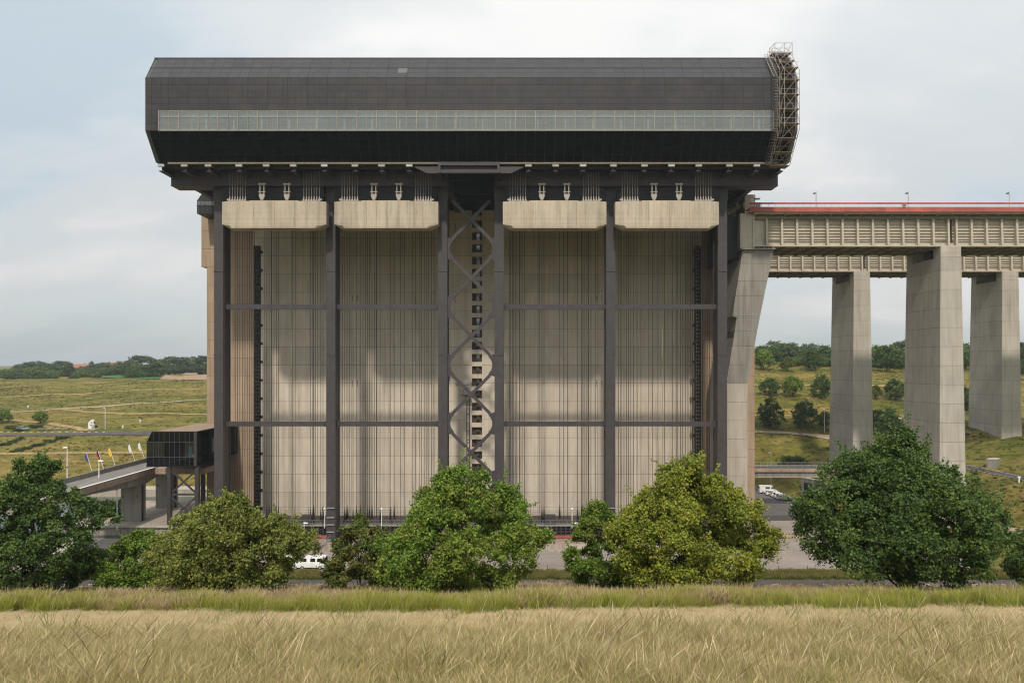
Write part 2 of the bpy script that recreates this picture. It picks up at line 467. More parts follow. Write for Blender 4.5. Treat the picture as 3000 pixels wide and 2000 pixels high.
# ------------------------------------------------------------------ terrain (metres, platform of the lift = 0)
def sstep(a, b, x):
    t = np.clip((np.asarray(x, float) - a) / (b - a), 0, 1); return t * t * (3 - 2 * t)
LY = [-9000, -40, -8, 0, 44, 118, 200, 204, 218, 240, 251, 262, 300, 345, 430, 520, 800, 1500, 3000, 9000]
LZ = [41, 41.0, 40.3, 38.3, 25.23, 0, 0, 4, 9.5, 13, 14.6, 15, 20, 24, 31.4, 32.0, 33.0, 34.5, 37, 30]
RY = [-9000, -40, -8, 0, 44, 118, 231, 236, 246, 252, 290, 330, 350, 420, 800, 1500, 3000, 9000]
RZ = [41, 41.0, 40.3, 38.3, 25.23, 0, 0, 3.0, 14.5, 17, 27, 36.8, 39.5, 42, 41, 40, 38, 30]
def H(x, y):
    x = np.asarray(x, float); y = np.asarray(y, float)
    zl = np.interp(y, LY, LZ); zr = np.interp(y, RY, RZ)
    far = sstep(215, 260, y)
    zl = zl + far * (1 - sstep(430, 900, y)) * (np.clip(x, -400, 0) + 190) * 0.012
    z = zl + (zr - zl) * sstep(-50, 50, x)
    # canal basin sunk at the left
    basin = sstep(-84, -92, x) * sstep(136, 144, y) * (1 - sstep(196, 203, y))
    z = np.where(basin > 0, z * (1 - basin) - 3.0 * basin, z)
    # bank that climbs to the right of the platform
    u = x + (y - 150) * 0.16
    rise = 12.6 * sstep(92, 122, u) * sstep(112, 150, y) + 9.0 * sstep(122, 160, u) * sstep(165, 215, y)
    z = np.maximum(z, rise * (1 - sstep(232, 250, y)) + z * sstep(232, 250, y))
    # gentle unevenness away from the platform
    w = sstep(205, 300, y) * 0.5 + 0.12 * sstep(150, 50, y) * sstep(-1, 20, y)
    z = z + w * (np.sin(x * 0.071 + y * 0.043) + np.sin(x * 0.031 - y * 0.061 + 1.3) + 0.6 * np.sin(x * 0.19 + 2) * np.sin(y * 0.17))
    return z
def hit(px, py, d0=20.0, d1=2500.0):
    """distance at which the view ray through a point of the picture meets the ground"""
    d = np.concatenate([np.arange(d0, 300, 0.25), np.arange(300, d1, 2.0)])
    f = Z(py, d) - H(X(px, d), d)
    i = np.argmax(f < 0)
    return float(d[i]) if f.min() < 0 else float(d[np.argmin(np.abs(f))])
def G(px, d):
    x = X(px, d); return (x, d, float(H(x, d)))
def on_ground(px, py, d0=150.0):
    d = hit(px, py, d0); return G(px, d)

xs = np.unique(np.concatenate([np.arange(-260, 260, 3.0), np.sign(np.linspace(-1, 1, 61)) * (np.abs(np.linspace(-1, 1, 61)) ** 2.5) * 9000]))
ys = np.unique(np.concatenate([-np.geomspace(60, 3000, 12), np.arange(-45, 60, 1.5), np.arange(60, 360, 2.5), np.arange(360, 560, 8), np.geomspace(560, 9000, 40)]))
gx, gy = np.meshgrid(xs, ys)
gz = H(gx, gy) - 0.03
nx, ny = len(xs), len(ys)
idx = np.arange(nx * ny).reshape(ny, nx)
gf = np.stack([idx[:-1, :-1], idx[:-1, 1:], idx[1:, 1:], idx[1:, :-1]], -1).reshape(-1, 4)
def fast_mesh(name, v, f, mat, col=None, smooth=False):
    v = np.asarray(v, np.float32); f = np.asarray(f, np.int32); k = f.shape[1]
    me = bpy.data.meshes.new(name)
    me.vertices.add(len(v)); me.vertices.foreach_set('co', v.ravel())
    me.loops.add(f.size); me.loops.foreach_set('vertex_index', f.ravel())
    me.polygons.add(len(f)); me.polygons.foreach_set('loop_start', np.arange(0, f.size, k, dtype=np.int32))
    me.update(calc_edges=True)
    if col is not None:
        a = me.attributes.new('col', 'FLOAT_COLOR', 'POINT')
        a.data.foreach_set('color', np.concatenate([col, np.ones((len(col), 1))], 1).astype(np.float32).ravel())
    me.materials.append(mat)
    if smooth: me.shade_smooth()
    return me
tag(put('ground', fast_mesh('ground', np.stack([gx.ravel(), gy.ravel(), gz.ravel()], 1), gf, M['ground'], smooth=True)), kind='structure')

def strip(name, pts, width, mat, dz=0.05, kind='structure', parent=None, label=None):
    """a path laid on the ground along a polyline of (x, y)"""
    pts = np.asarray([(p[0], p[1]) for p in pts], float)
    seg = np.hypot(*np.diff(pts, axis=0).T); t = np.concatenate([[0], np.cumsum(seg)])
    s = np.arange(0, t[-1], 2.0); s = np.append(s, t[-1])
    c = np.stack([np.interp(s, t, pts[:, 0]), np.interp(s, t, pts[:, 1])], 1)
    d = np.gradient(c, axis=0); d /= np.maximum(np.hypot(d[:, 0], d[:, 1]), 1e-6)[:, None]
    nrm = np.stack([-d[:, 1], d[:, 0]], 1)
    rows = []
    for k in np.linspace(-0.5, 0.5, 4):
        q = c + nrm * width * k
        rows.append(np.stack([q[:, 0], q[:, 1], H(q[:, 0], q[:, 1]) + dz], 1))
    v = np.stack(rows, 1).reshape(-1, 3); n = len(c)
    ii = np.arange(n * 4).reshape(n, 4)
    f = np.stack([ii[:-1, :-1], ii[:-1, 1:], ii[1:, 1:], ii[1:, :-1]], -1).reshape(-1, 4)
    o = put(name, fast_mesh(name, v, f, mat, smooth=True), parent)
    if parent is None: tag(o, label, kind=kind)
    return o

# paved platform, verge and road at the foot of the lift
pv = MB(); pv.xy([(-84, 132.6), (92, 132.6), (93, 150), (92, 231), (-84, 231)], -0.6, 0.03)
tag(pv.build('platform_paving', M['paving']), kind='structure')
rd = MB(); rd.box(-220, 200, 123.2, 127.4, -0.5, 0.05)
road = tag(rd.build('road', M['asphalt']), kind='structure')
mk = MB().box(-0.55, 0.55, -0.14, 0.14, 0, 0.012).mesh('lane_marking', M['white'])
for k in range(-30, 28):
    put('lane_marking', mk, road, (k * 4.62 + 1.2, 124.5, 0.054))
MB().box(-220, 200, 123.55, 123.63, 0.054, 0.062).build('edge_line', M['white'], road)
pk = MB(); pk.box(60, 91.5, 183, 230.5, 0.034, 0.045)
lot = tag(pk.build('parking_asphalt', M['darkpaving']), kind='structure')
MB().box(60, 90, 176, 182.6, 0.034, 0.046).build('tar_patch', M['asphalt'], lot)

# paths on the hills, traced on the ground itself
def gp(pts, d0=150.0): return [on_ground(a, b, d0) for a, b in pts]
far_road = strip('hill_road', gp([(-120, 1275), (0, 1274), (150, 1272), (300, 1269), (430, 1268), (600, 1268)], 215), 6.0, M['asphalt'], 0.12)
strip('hill_track', gp([(-100, 1212), (0, 1207), (150, 1200), (300, 1192), (450, 1181), (620, 1171)], 215), 3.2, M['gravel'], 0.12)
strip('mown_path', gp([(-60, 1139), (150, 1130), (300, 1122), (450, 1116), (620, 1112)], 215), 3.5, M['dirt'], 0.1)
strip('mown_path', gp([(-60, 1166), (150, 1156), (300, 1149), (450, 1142), (620, 1138)], 215), 3.0, M['dirt'], 0.1)
strip('mown_path', gp([(170, 1200), (300, 1210), (450, 1212), (620, 1214)], 215), 2.2, M['dirt'], 0.14)
strip('mown_path', gp([(20, 1229), (130, 1238), (210, 1250), (250, 1262)], 215), 2.6, M['dirt'], 0.14)
strip('mown_path', gp([(-60, 1330), (150, 1328), (300, 1327), (430, 1326)], 205), 2.2, M['dirt'], 0.1)
strip('hillside_path', gp([(2190, 1263), (2300, 1267), (2380, 1275), (2440, 1283)], 225), 1.6, M['gravel'], 0.1)
strip('hillside_path', gp([(2190, 1128), (2330, 1129), (2450, 1131), (2600, 1134), (2740, 1141)], 240), 2.4, M['dirt'], 0.1)
strip('hillside_path', gp([(2190, 1217), (2300, 1217), (2440, 1219)], 240), 1.4, M['dirt'], 0.1)
byroad = strip('bank_road', gp([(2780, 1362), (2830, 1368), (2900, 1382), (3000, 1402), (3080, 1420)], 150), 4.6, M['asphalt'], 0.1)
strip('bank_track', gp([(2880, 1545), (2940, 1552), (3000, 1562), (3060, 1575)], 120), 1.6, M['gravel'], 0.1)
for side in (0.47, -0.47):
    pts = gp([(2780, 1362), (2830, 1368), (2900, 1382), (3000, 1402), (3080, 1420)], 150)
    a = np.array([(p[0], p[1]) for p in pts]); d = np.gradient(a, axis=0); d /= np.hypot(d[:, 0], d[:, 1])[:, None]
    q = a + np.stack([-d[:, 1], d[:, 0]], 1) * 4.6 * side
    strip('edge_line', q, 0.16, M['white'], 0.14, parent=byroad)
for k in range(18):
    px = -60 + k * 21.4
    g = on_ground(px, 1266.5, 215)
    put('road_marking', MB().box(-0.4, 0.4, -0.3, 0.3, 0, 0.05).mesh('road_marking', M['white']), far_road, (g[0], g[1], g[2] + 0.14))

# fields beyond the terraces
def patch(name, pts, mat, d0, dz=0.3):
    g = [on_ground(a, b, d0) for a, b in pts]
    n = 14; v = []
    for i in range(n + 1):
        for j in range(n + 1):
            s, t = i / n, j / n
            x = (1-s)*(1-t)*g[0][0] + s*(1-t)*g[1][0] + s*t*g[2][0] + (1-s)*t*g[3][0]
            y = (1-s)*(1-t)*g[0][1] + s*(1-t)*g[1][1] + s*t*g[2][1] + (1-s)*t*g[3][1]
            v.append((x, y, float(H(x, y)) + dz))
    f = [(i*(n+1)+j, (i+1)*(n+1)+j, (i+1)*(n+1)+j+1, i*(n+1)+j+1) for i in range(n) for j in range(n)]
    tag(put(name, mesh(name, v, f, mat, True)), kind='structure')
def patch_xy(name, pts, mat, dz=0.35):
    n = 14; v = []
    g = pts
    for i in range(n + 1):
        for j in range(n + 1):
            s, t = i / n, j / n
            x = (1-s)*(1-t)*g[0][0] + s*(1-t)*g[1][0] + s*t*g[2][0] + (1-s)*t*g[3][0]
            y = (1-s)*(1-t)*g[0][1] + s*(1-t)*g[1][1] + s*t*g[2][1] + (1-s)*t*g[3][1]
            v.append((x, y, float(H(x, y)) + dz))
    f = [(i*(n+1)+j, (i+1)*(n+1)+j, (i+1)*(n+1)+j+1, i*(n+1)+j+1) for i in range(n) for j in range(n)]
    tag(put(name, mesh(name, v, f, mat, True)), kind='structure')
patch_xy('mown_meadow', [(-30, 4), (30, 4), (44, 28), (-44, 28)], M['straw'], .02)
patch_xy('ploughed_field', [(X(470, 445), 445), (X(640, 440), 440), (X(640, 700), 700), (X(476, 690), 690)], M['plough'])
patch_xy('crop_field', [(X(300, 470), 470), (X(466, 450), 450), (X(470, 705), 705), (X(300, 700), 700)], M['crop'])
patch_xy('crop_field', [(X(470, 715), 715), (X(640, 715), 715), (X(640, 1000), 1000), (X(470, 1000), 1000)], M['crop'])

# ------------------------------------------------------------------ canal basin, quays at the left
QZ = 4.2
qy = MB()
qy.xy([(-101, 152.3), (-70, 152.3), (-70, 181), (-101, 181)], -3, QZ)
quay = tag(qy.build('quay', M['plinth']), kind='structure')
for k in range(9):
    MB().box(-101 + k * 3.45, -101 + k * 3.45 + 3.40, 151.85, 152.3, QZ - .3, QZ + .12).build('coping_stone', M['leg_light'], quay)
tag(MB().box(-330, -70.2, 146.6, 151.8, -1.6, 2.3).build('canal_water', M['water']), kind='structure')
tag(MB().box(-330, -101.3, 151.9, 196, -1.6, 2.25).build('canal_water', M['water']), kind='structure')
tag(MB().box(-101.2, -70, 181.2, 196, -1.6, 2.28).build('canal_water', M['water']), kind='structure')
tag(MB().box(-330, -82, 196.2, 201.5, -1, 4.4).build('far_quay', M['leg_light']), kind='structure')
tag(MB().yz([(132.7, -.5), (146.5, -.5), (146.5, 2.9), (143, 2.9), (132.7, .06)], -330, -84.1).build('concrete_ramp', M['paving']), kind='structure')
tag(MB().yz([(136.5, 1.4), (146.45, 1.5), (146.45, 3.0), (143, 2.98), (136.5, 1.17)], -104, -88).build('ramp_slab', M['leg_light']), kind='structure')

# ------------------------------------------------------------------ the boat lift
DH = 140.0                         # depth of the hall's upright face
HX0, HX1 = X(425, DH), X(2337, DH)
SX1 = X(2271, DH)
ZT, ZF0, ZF1, ZB = Z(173, 143.7), Z(229, DH), Z(383, DH), Z(476, 144.2)
YT, YB = 143.7, 144.2
YR = 232.0
LIFT_CX = X(1381.5, 151.5)
lift = empty('boat_lift', (LIFT_CX, 186, 0), 'huge boat lift with dark cladded hall on steel columns before a concrete tower', 'boat lift')

# hall shell
hall = MB()
hall.box(HX0 + .1, HX1 - .1, DH + .10, DH + .5, Z(323.5, DH), ZF0)                       # front backing above windows
hall.prism([(HX0+.1, DH+.12, ZF1), (HX0+.1, YB+.1, ZB), (HX0+.1, YB+.5, ZB), (HX0+.1, DH+.5, ZF1)],
           [(HX1-.1, DH+.12, ZF1), (HX1-.1, YB+.1, ZB), (HX1-.1, YB+.5, ZB), (HX1-.1, DH+.5, ZF1)])
hall.prism([(HX0+.1, DH+.12, ZF0-.05), (HX0+.1, YT+.05, ZT-.15), (HX0+.1, YT+.5, ZT-.2), (HX0+.1, DH+.5, ZF0-.5)],
           [(HX1-.1, DH+.12, ZF0-.05), (HX1-.1, YT+.05, ZT-.15), (HX1-.1, YT+.5, ZT-.2), (HX1-.1, DH+.5, ZF0-.5)])
hallo = hall.build('hall_backing', M['greenjoint'], lift)
prof = [(DH+.1, ZF0), (YT, ZT), (YR-3.7, ZT), (YR, ZF0), (YR, ZF1), (YR-4.2, ZB), (YB, ZB), (DH+.1, ZF1)]
for nm, x0 in (('end_wall', HX0), ('end_wall', HX1 - .09)):
    MB().yz(prof, x0, x0 + .09).build(nm, M['panel'], lift)
rf = MB().box(HX0, HX1, YT, YR - 3.7, ZT - .4, ZT + .02).build('roof', M['roofpanel'], lift)
MB().box(HX0, HX1, YT - .12, YT + .2, ZT - .02, ZT + .22).build('roof_edge', M['steel2'], rf)
MB().box(HX0 + .12, HX1 - .12, YR - .4, YR, ZF1, ZF0).build('rear_wall', M['panel'], lift)
hf = MB().box(HX0 + .12, HX1 - .12, YB, YR - 4.2, ZB, ZB + .5).build('hall_floor', M['steel2'], lift)
MB().box(HX0 + .12, HX1 - .12, DH + .5, 160, ZF1 - .3, ZF1).build('gallery_floor', M['galv'], lift)
MB().box(HX0 + .12, HX1 - .12, 158, 158.3, ZF1, ZT - .5).build('inner_wall', M['galv'], lift)

# cladding: columns of 29 px, rows as in the photograph
col0, step = 464.7, 29.05
NC = 62
rows_w = [228.9, 248.6, 267.4, 285.9, 305.0, 323.5]
wallp = MB().box(HX0, HX1, DH + .085, DH + .098, Z(323.4, DH), ZF0).build('upper_wall', M['joint'], lift)
sx = step * DH / FPX
for r in range(5):
    z0, z1 = Z(rows_w[r + 1], DH), Z(rows_w[r], DH)
    me = MB().box(0.02, sx - 0.02, -0.05, 0.03, 0.02, z1 - z0 - 0.02).mesh('wall_panel', M['panel'])
    for c in range(NC):
        px = col0 + c * step
        if px + step > 2272: continue
        put('wall_panel', me, wallp, (X(px, DH), DH + 0.045 + random.uniform(-.008, .008), z0))
rows_all = rows_w + [343.3, 362.5, 382.6]
corner = MB().box(HX0, X(464.7, DH), DH + .085, DH + .6, ZF1, Z(323.5, DH)).build('corner_wall', M['joint'], lift)
for r in range(8):
    z0, z1 = Z(rows_all[r + 1], DH), Z(rows_all[r], DH)
    for px0, px1 in ((425.3, 445), (445, 464.7)):
        MB().box(X(px0, DH) + .02, X(px1, DH) - .02, DH - .01, DH + .075, z0 + .02, z1 - .02).build('corner_panel', M['panel'], corner)
corner2 = MB().box(X(2266.5, DH), HX1, DH + .085, DH + .6, ZF1, Z(323.5, DH)).build('corner_wall', M['joint'], lift)
for r in range(8):
    z0, z1 = Z(rows_all[r + 1], DH), Z(rows_all[r], DH)
    for px0, px1 in ((2266, 2295), (2295, 2324), (2324, 2336.8)):
        MB().box(X(px0, DH) + .02, X(px1, DH) - .02, DH - .01, DH + .075, z0 + .02, z1 - .02).build('corner_panel', M['panel'], corner2)
# batten between the big panels
bt = MB().box(-0.035, 0.035, -0.02, 0.02, Z(323.5, DH), ZF0).mesh('batten', M['steel2'])
for c in range(0, NC + 1, 2):
    put('batten', bt, wallp, (X(col0 + c * step, DH), DH - 0.012, 0))
# windows
wx0, wx1 = col0, col0 + NC * step
win = MB()
for zc, h in ((Z(324.2, DH), .12), (Z(343.3, DH), .07), (Z(362.5, DH), .07), (Z(382.4, DH), .14)):
    win.box(X(wx0, DH), HX1, DH + .02, DH + .16, zc - h / 2, zc + h / 2)
wino = win.build('window_frame', M['mullion'], lift)
mu = MB().box(-.04, .04, 0.0, .18, Z(382.6, DH), Z(323.7, DH)).mesh('mullion', M['mullion'])
mu2 = MB().box(-.075, .075, -.03, .2, Z(382.6, DH), Z(323.7, DH)).mesh('mullion', M['mullion'])
for c in range(NC + 1):
    put('mullion', mu2 if c % 2 == 0 else mu, wino, (X(wx0 + c * step, DH), DH, 0))
for r in range(3):
    z0, z1 = Z(rows_all[6 + r], DH), Z(rows_all[5 + r], DH)
    me = MB().box(0.05, sx - .05, 0, .02, 0.05, z1 - z0 - .05).mesh('pane', M['pane'])
    for c in range(NC):
        if wx0 + (c + 1) * step > 2273: continue
        put('pane', me, wino, (X(wx0 + c * step, DH), DH + .09 + random.uniform(-.01, .01), z0))
# white steelwork behind the glass
inn = MB()
for y, r in ((336, .2), (376.5, .17)):
    inn.box(X(wx0, DH), HX1 - .3, DH + .75, DH + 1.0, Z(y, DH) - r, Z(y, DH) + r)
ino = inn.build('inner_beam', M['white'], lift)
k = 0
for px in np.arange(514, 2260, 81.7):
    MB().box(X(px, DH) - .16, X(px, DH) + .16, DH + 1.3, DH + 1.7, ZF1, Z(324, DH)).build('inner_post', M['white'], lift)
    MB().box(X(px + 12, DH) - .1, X(px + 12, DH) + .1, DH + 5, DH + 5.3, ZF1, Z(324, DH)).build('inner_post', M['white'], lift)
for c in range(0, NC, 2):
    x0 = X(wx0 + c * step, DH); x1 = X(wx0 + (c + 2) * step, DH); xm = (x0 + x1) / 2
    b = MB(); b.tube((x0, DH + 1.1, Z(342, DH)), (xm, DH + 1.1, Z(326, DH)), .04, 4); b.tube((xm, DH + 1.1, Z(326, DH)), (x1, DH + 1.1, Z(342, DH)), .04, 4)
    b.build('inner_brace', M['white'], lift)
# underside
dv = Vector((0, YB - DH, ZB - ZF1)); nd = Vector((0, dv.z, -dv.y)).normalized()
NR = 4
und = MB().box(HX0, HX1, DH + .1, DH + .3, ZF1 - .10, ZF1).build('underside', M['greenjoint'], lift)
a = dv / NR
me = bpy.data.meshes.new('underside_panel')
def tilted(nm, w, a, nd, t, g, mat):
    u = a.normalized()
    p0 = u * g; p1 = a - u * g
    ring = lambda x: [tuple(Vector((x, 0, 0)) + q) for q in (p0 - nd * t, p1 - nd * t, p1 + nd * t * .2, p0 + nd * t * .2)]
    m = MB(); m.prism(ring(g), ring(w - g))
    import bmesh
    mm = m.mesh(nm, mat); bm = bmesh.new(); bm.from_mesh(mm); bmesh.ops.recalc_face_normals(bm, faces=bm.faces); bm.to_mesh(mm); bm.free()
    return mm
if nd.y > 0: nd = -nd
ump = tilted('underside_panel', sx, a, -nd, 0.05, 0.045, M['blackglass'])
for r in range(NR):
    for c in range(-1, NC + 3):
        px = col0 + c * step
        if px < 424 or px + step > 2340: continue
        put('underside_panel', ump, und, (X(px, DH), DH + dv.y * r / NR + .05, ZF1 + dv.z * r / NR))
# sloping roof face
dv2 = Vector((0, YT - DH, ZT - ZF0)); n2 = Vector((0, -dv2.z, dv2.y)).normalized()
a2 = dv2 / 4
rfm = tilted('roof_panel', sx, a2, -n2, 0.05, 0.02, M['roofpanel'])
rfp = tilted('roof_panel', sx, a2, -n2, 0.05, 0.02, M['roofpatch'])
slope = MB().box(HX0, HX1, DH + .05, DH + .2, ZF0 - .02, ZF0 + .14).build('roof_gutter', M['roofpanel'], lift)
for r in range(4):
    for c in range(-1, NC + 3):
        px = col0 + c * step
        if px < 424 or px + step > 2340: continue
        patched = (r == 1 and abs(px + 14 - 1180) < 15)
        put('roof_panel', rfp if patched else rfm, slope, (X(px, DH), DH + dv2.y * r / 4, ZF0 + dv2.z * r / 4 + .02))
for c in range(0, NC + 1, 2):
    x = X(col0 + c * step, DH)
    MB().bar((x, DH - .06, ZF0 + .05), (x, YT - .06, ZT + .05), .09, .05).build('roof_seam', M['steel2'], slope)
for r in (2,):
    MB().box(HX0, HX1, DH + dv2.y * r / 4 - .12, DH + dv2.y * r / 4, ZF0 + dv2.z * r / 4 + .03, ZF0 + dv2.z * r / 4 + .1).build('roof_seam', M['steel2'], slope)

# strip under the hall's front edge, cantilever brackets, lamps on their ends
MB().box(HX0 + 2.5, HX1 - 2.5, YB - .05, YB + .6, ZB - .3, ZB + .03).build('soffit_strip', M['cream_dark'], lift)
BR = [472, 540, 610, 700, 780, 859, 950, 1040, 1118, 1199, 1548, 1628, 1708, 1797, 1888, 1967, 2047, 2137, 2217, 2288]
GY = 149.5
zb_top = ZB - .32
zb_bot = Z(501, 144.6)
for i, px in enumerate(BR):
    x = X(px, 144.4)
    b = MB()
    b.box(x - .12, x + .12, 144.9, GY, zb_bot, zb_top)
    b.box(x - .5, x + .5, 144.5, GY + .3, zb_bot - .12, zb_bot + .06)
    b.box(x - .45, x + .45, 145.2, GY, zb_top - .12, zb_top)
    br = b.build('cantilever_bracket', M['steel2'], lift)
    MB().box(x - .68, x + .68, 144.25, 144.75, zb_top - .52, zb_top + .02).build('bracket_cap', M['rodwhite'] if i % 3 else M['galv'], br)
MB().box(HX0 + 3, HX1 - 3, 146.0, 146.5, zb_top - .5, zb_top - .02).build('edge_beam', M['steel2'], lift)
gz0 = Z(544, GY)
gl0, gl1, gr0, gr1 = X(501, GY), X(1309, GY), X(1449, GY), X(2279, GY)
for x0, x1 in ((gl0, gl1), (gr0, gr1)):
    g = MB().box(x0, x1, GY, 153.4, gz0, zb_top).build('main_girder', M['steel'], lift)
    n = int((x1 - x0) / 5.8)
    for k in range(1, n):
        MB().box(x0 + k * 5.8 - .04, x0 + k * 5.8 + .04, GY - .05, GY, gz0 + .1, zb_top).build('web_stiffener', M['steel2'], g)
    MB().box(x0 - .05, x1 + .05, GY - .12, 153.5, gz0 - .06, gz0 + .04).build('bottom_flange', M['steel'], g)
MB().box(gl1, gr0, GY + 3, 153.3, gz0 + 2.0, zb_top).build('portal_girder', M['black'], lift)
for y in (158, 166, 174, 198, 206, 214, 219):
    MB().box(X(569, 153.4), -X(569, 153.4) + 2 * LIFT_CX - 1.5, y, y + 1.2, gz0 + .4, ZB - .05).build('inner_girder', M['black'], lift)
for px in (569, 1309, 1449, 2190):
    x = X(px, 153.4)
    MB().box(x, x + 1.2, 153.5, 219, gz0 + .02, ZB - .06).build('cross_girder', M['steel2'], lift)
# portal beam at the middle of the hall's edge
pb = MB()
z0p, z1p = Z(506, 143.6), Z(474, 143.6)
xl, xr = X(1283, 143.6), X(1464, 143.6)
pb.box(xl, xr, 143.7, 144.6, Z(484, 143.6), z1p)
pb.box(xl, xl + .55, 143.5, 144.6, z0p, Z(484, 143.6) - .002)
pb.box(xr - .55, xr, 143.5, 144.6, z0p, Z(484, 143.6) - .002)
pb.box(xl + .56, xr - .56, 143.7, 144.5, z0p, Z(496, 143.6))
pb.box(xl + .56, xr - .56, 144.5, 144.9, Z(496, 143.6), Z(484, 143.6) - .002)
pbo = pb.build('portal_beam', M['steel'], lift)
for s, xa in ((-1, xl), (1, xr)):
    pts = [(xa, z0p), (xa + s * X(1510 + 33, 143.6), z0p), (xa + s * X(1510 + 72, 143.6), Z(487, 143.6)), (xa, Z(487, 143.6))]
    MB().xz(pts, 144.0, 144.5).build('portal_wing', M['steel'], pbo)
    MB().box(min(xa, xa + s * .02) - .3, max(xa, xa) + .3, 144.6, GY + 3, z0p - .1, z0p + .9).build('portal_arm', M['steel2'], pbo)

# columns
CW = 2.05
CD0, CD1 = 151.5, 155.4
colx = [X(p, CD0) for p in (640.5, 969, 1297, 1462.5, 1789.5, 2117)]
ctop = Z(551, CD0)
for i, x in enumerate(colx):
    b = MB()
    b.box(x - CW/2, x + CW/2, CD0, CD0 + .35, -1, ctop)
    cobj = b.build('column', M['steel'], lift)
    MB().box(x - CW/2 + .12, x + CW/2 - .12, CD0 + .35, CD1 - .35, -1, ctop - .02).build('column_web', M['steel2'], cobj)
    MB().box(x - CW/2, x + CW/2, CD1 - .35, CD1, -1, ctop).build('column_flange', M['steel2'], cobj)
    for s in (-1, 1):
        MB().box(x + s * (CW/2 - .055) - .055, x + s * (CW/2 - .055) + .055, CD0 + .351, CD0 + .75, -1, ctop - 9).build('rusty_edge', M['rust'], cobj)
    MB().box(x - CW/2 - .12, x + CW/2 + .12, CD0 - .12, CD1 + .1, Z(587, CD0), ctop + .05).build('column_head', M['steel'], cobj)
    for py in (794.5, 1039.5):
        MB().box(x - CW/2 - .1, x + CW/2 + .1, CD0 - .1, CD0 + .4, Z(py, CD0) - .09, Z(py, CD0) + .09).build('splice_plate', M['steel'], cobj)
    for zz_ in (3.1, 4.7, 6.3, 8.4):
        MB().box(x - CW/2 + .2, x + CW/2 - .2, CD0 - .35, CD0, zz_ - .08, zz_ + .08).build('foot_rung', M['galv'], cobj)
# black beam added behind the counterweights to block sun through the gap above them
for i in (0, 1, 3, 4):
    MB().box(colx[i] + CW/2 + .1, colx[i+1] - CW/2 - .1, 150.2, 150.8, EYE + 33.0, gz0 - .1).build('added_shade_beam', M['black'], lift)
# cross beams at two levels
for py in (898.5, 1241):
    for i in (0, 1, 3, 4):
        za, zb = Z(py + 7, 153), Z(py - 7, 153)
        b = MB().box(colx[i] + CW/2 + .02, colx[i+1] - CW/2 - .02, 152.6, 153.4, za, zb).build('cross_beam', M['steel'], lift)
        for xe in (colx[i] + CW/2 + .5, colx[i+1] - CW/2 - .5):
            MB().box(xe - .2, xe + .2, 152.5, 153.5, za - .08, zb + .08).build('end_plate', M['steel2'], b)
# lattice between the middle columns
xL, xR = colx[2] + CW/2, colx[3] - CW/2
xm = (xL + xR) / 2; LD = 152.3
cross = [Z(y, LD) for y in (643.8, 814.2, 984.5, 1154.8, 1325.1, 1495.4)]
nodes = [Z(y, LD) for y in (558.6, 729, 899.3, 1069.6, 1240, 1410.3, 1580)]
bw = .72
for k, zc in enumerate(cross):
    zn = [nodes[k], nodes[k + 1]]
    for j, (sx_, zn_) in enumerate(((1, zn[0]), (1, zn[1]), (-1, zn[0]), (-1, zn[1]))):
        s = 1 if zn_ > zc else -1
        xe = (xR if sx_ > 0 else xL) - sx_ * 1.05
        ze = zc + s * abs(xe - xm) * 1.015
        yy = LD + (.03 if sx_ * s > 0 else .0)
        MB().bar((xm, yy, zc), (xe, yy, ze), .5, bw if sx_ * s > 0 else bw - .02, (0, 0, 1)).build('lattice_brace', M['steel'], lift)
    MB().xz([(xm - .75, zc), (xm, zc - .75), (xm + .75, zc), (xm, zc + .75)], LD - .32, LD + .36).build('lattice_node', M['steel'], lift)
for zc in nodes[1:]:
    for s, xa in ((1, xL), (-1, xR)):
        pts2 = [(xa, zc - 2.5), (xa + s * 1.15, zc - 2.25)]
        for t in np.linspace(-1, 1, 13):
            pts2.append((xa + s * (.55 + .85 * abs(t) ** 2.2), zc + t * 1.85))
        pts2 += [(xa + s * 1.15, zc + 2.25), (xa, zc + 2.5)]
        MB().xz(pts2, LD - .3, LD + .3).build('lattice_gusset', M['steel'], lift)

# concrete tower: grey wall between two brown towers
WD = 176.0
XA, XB = X(743, WD), X(2056, WD)
XS0, XS1 = X(1383, WD), X(1412, WD)
tower = MB().box(X(606, WD), X(2211, WD), WD + 2.2, WD + 20, -2, ZB - .02).build('tower_core', M['joint'], lift)
wallb = MB(); wallb.box(XA, XS0, WD + .06, WD + 2.2, -2, ZB - .03); wallb.box(XS1, XB, WD + .06, WD + 2.2, -2, ZB - .03)
wallo = wallb.build('grey_wall', M['joint'], lift)
jz = [Z(696.6 + 53.2 * k, WD) for k in range(-2, 19)]
jz = [ZB - .03] + [z for z in jz if 0.6 < z < ZB - 1] + [-1]
segs = [(XA, -41.5), (-41.5, -18.5), (-18.5, XS0), (XS1, 1.5), (1.5, 24), (24, XB)]
for i in range(len(jz) - 1):
    for x0, x1 in segs:
        MB().box(x0 + .008, x1 - .008, WD + random.uniform(-.015, .015), WD + .1, jz[i+1] + .035, jz[i] - .035).build('concrete_lift', M['wall'], wallo)
# formwork fixing holes
hole = MB().box(-.09, .09, -.02, .02, -.09, .09).mesh('fixing_hole', M['black'])
for px, py0 in ((1032, 866), (1047, 866), (1317, 870), (1335, 870), (1748, 866), (1763, 866), (1032, 1115), (1047, 1115), (1748, 1115), (1763, 1115), (1317, 655), (1335, 655), (1317, 1100)):
    for k in range(5):
        put('fixing_hole', hole, wallo, (X(px, WD), WD - .025, Z(py0 + k * 3.6, WD)))
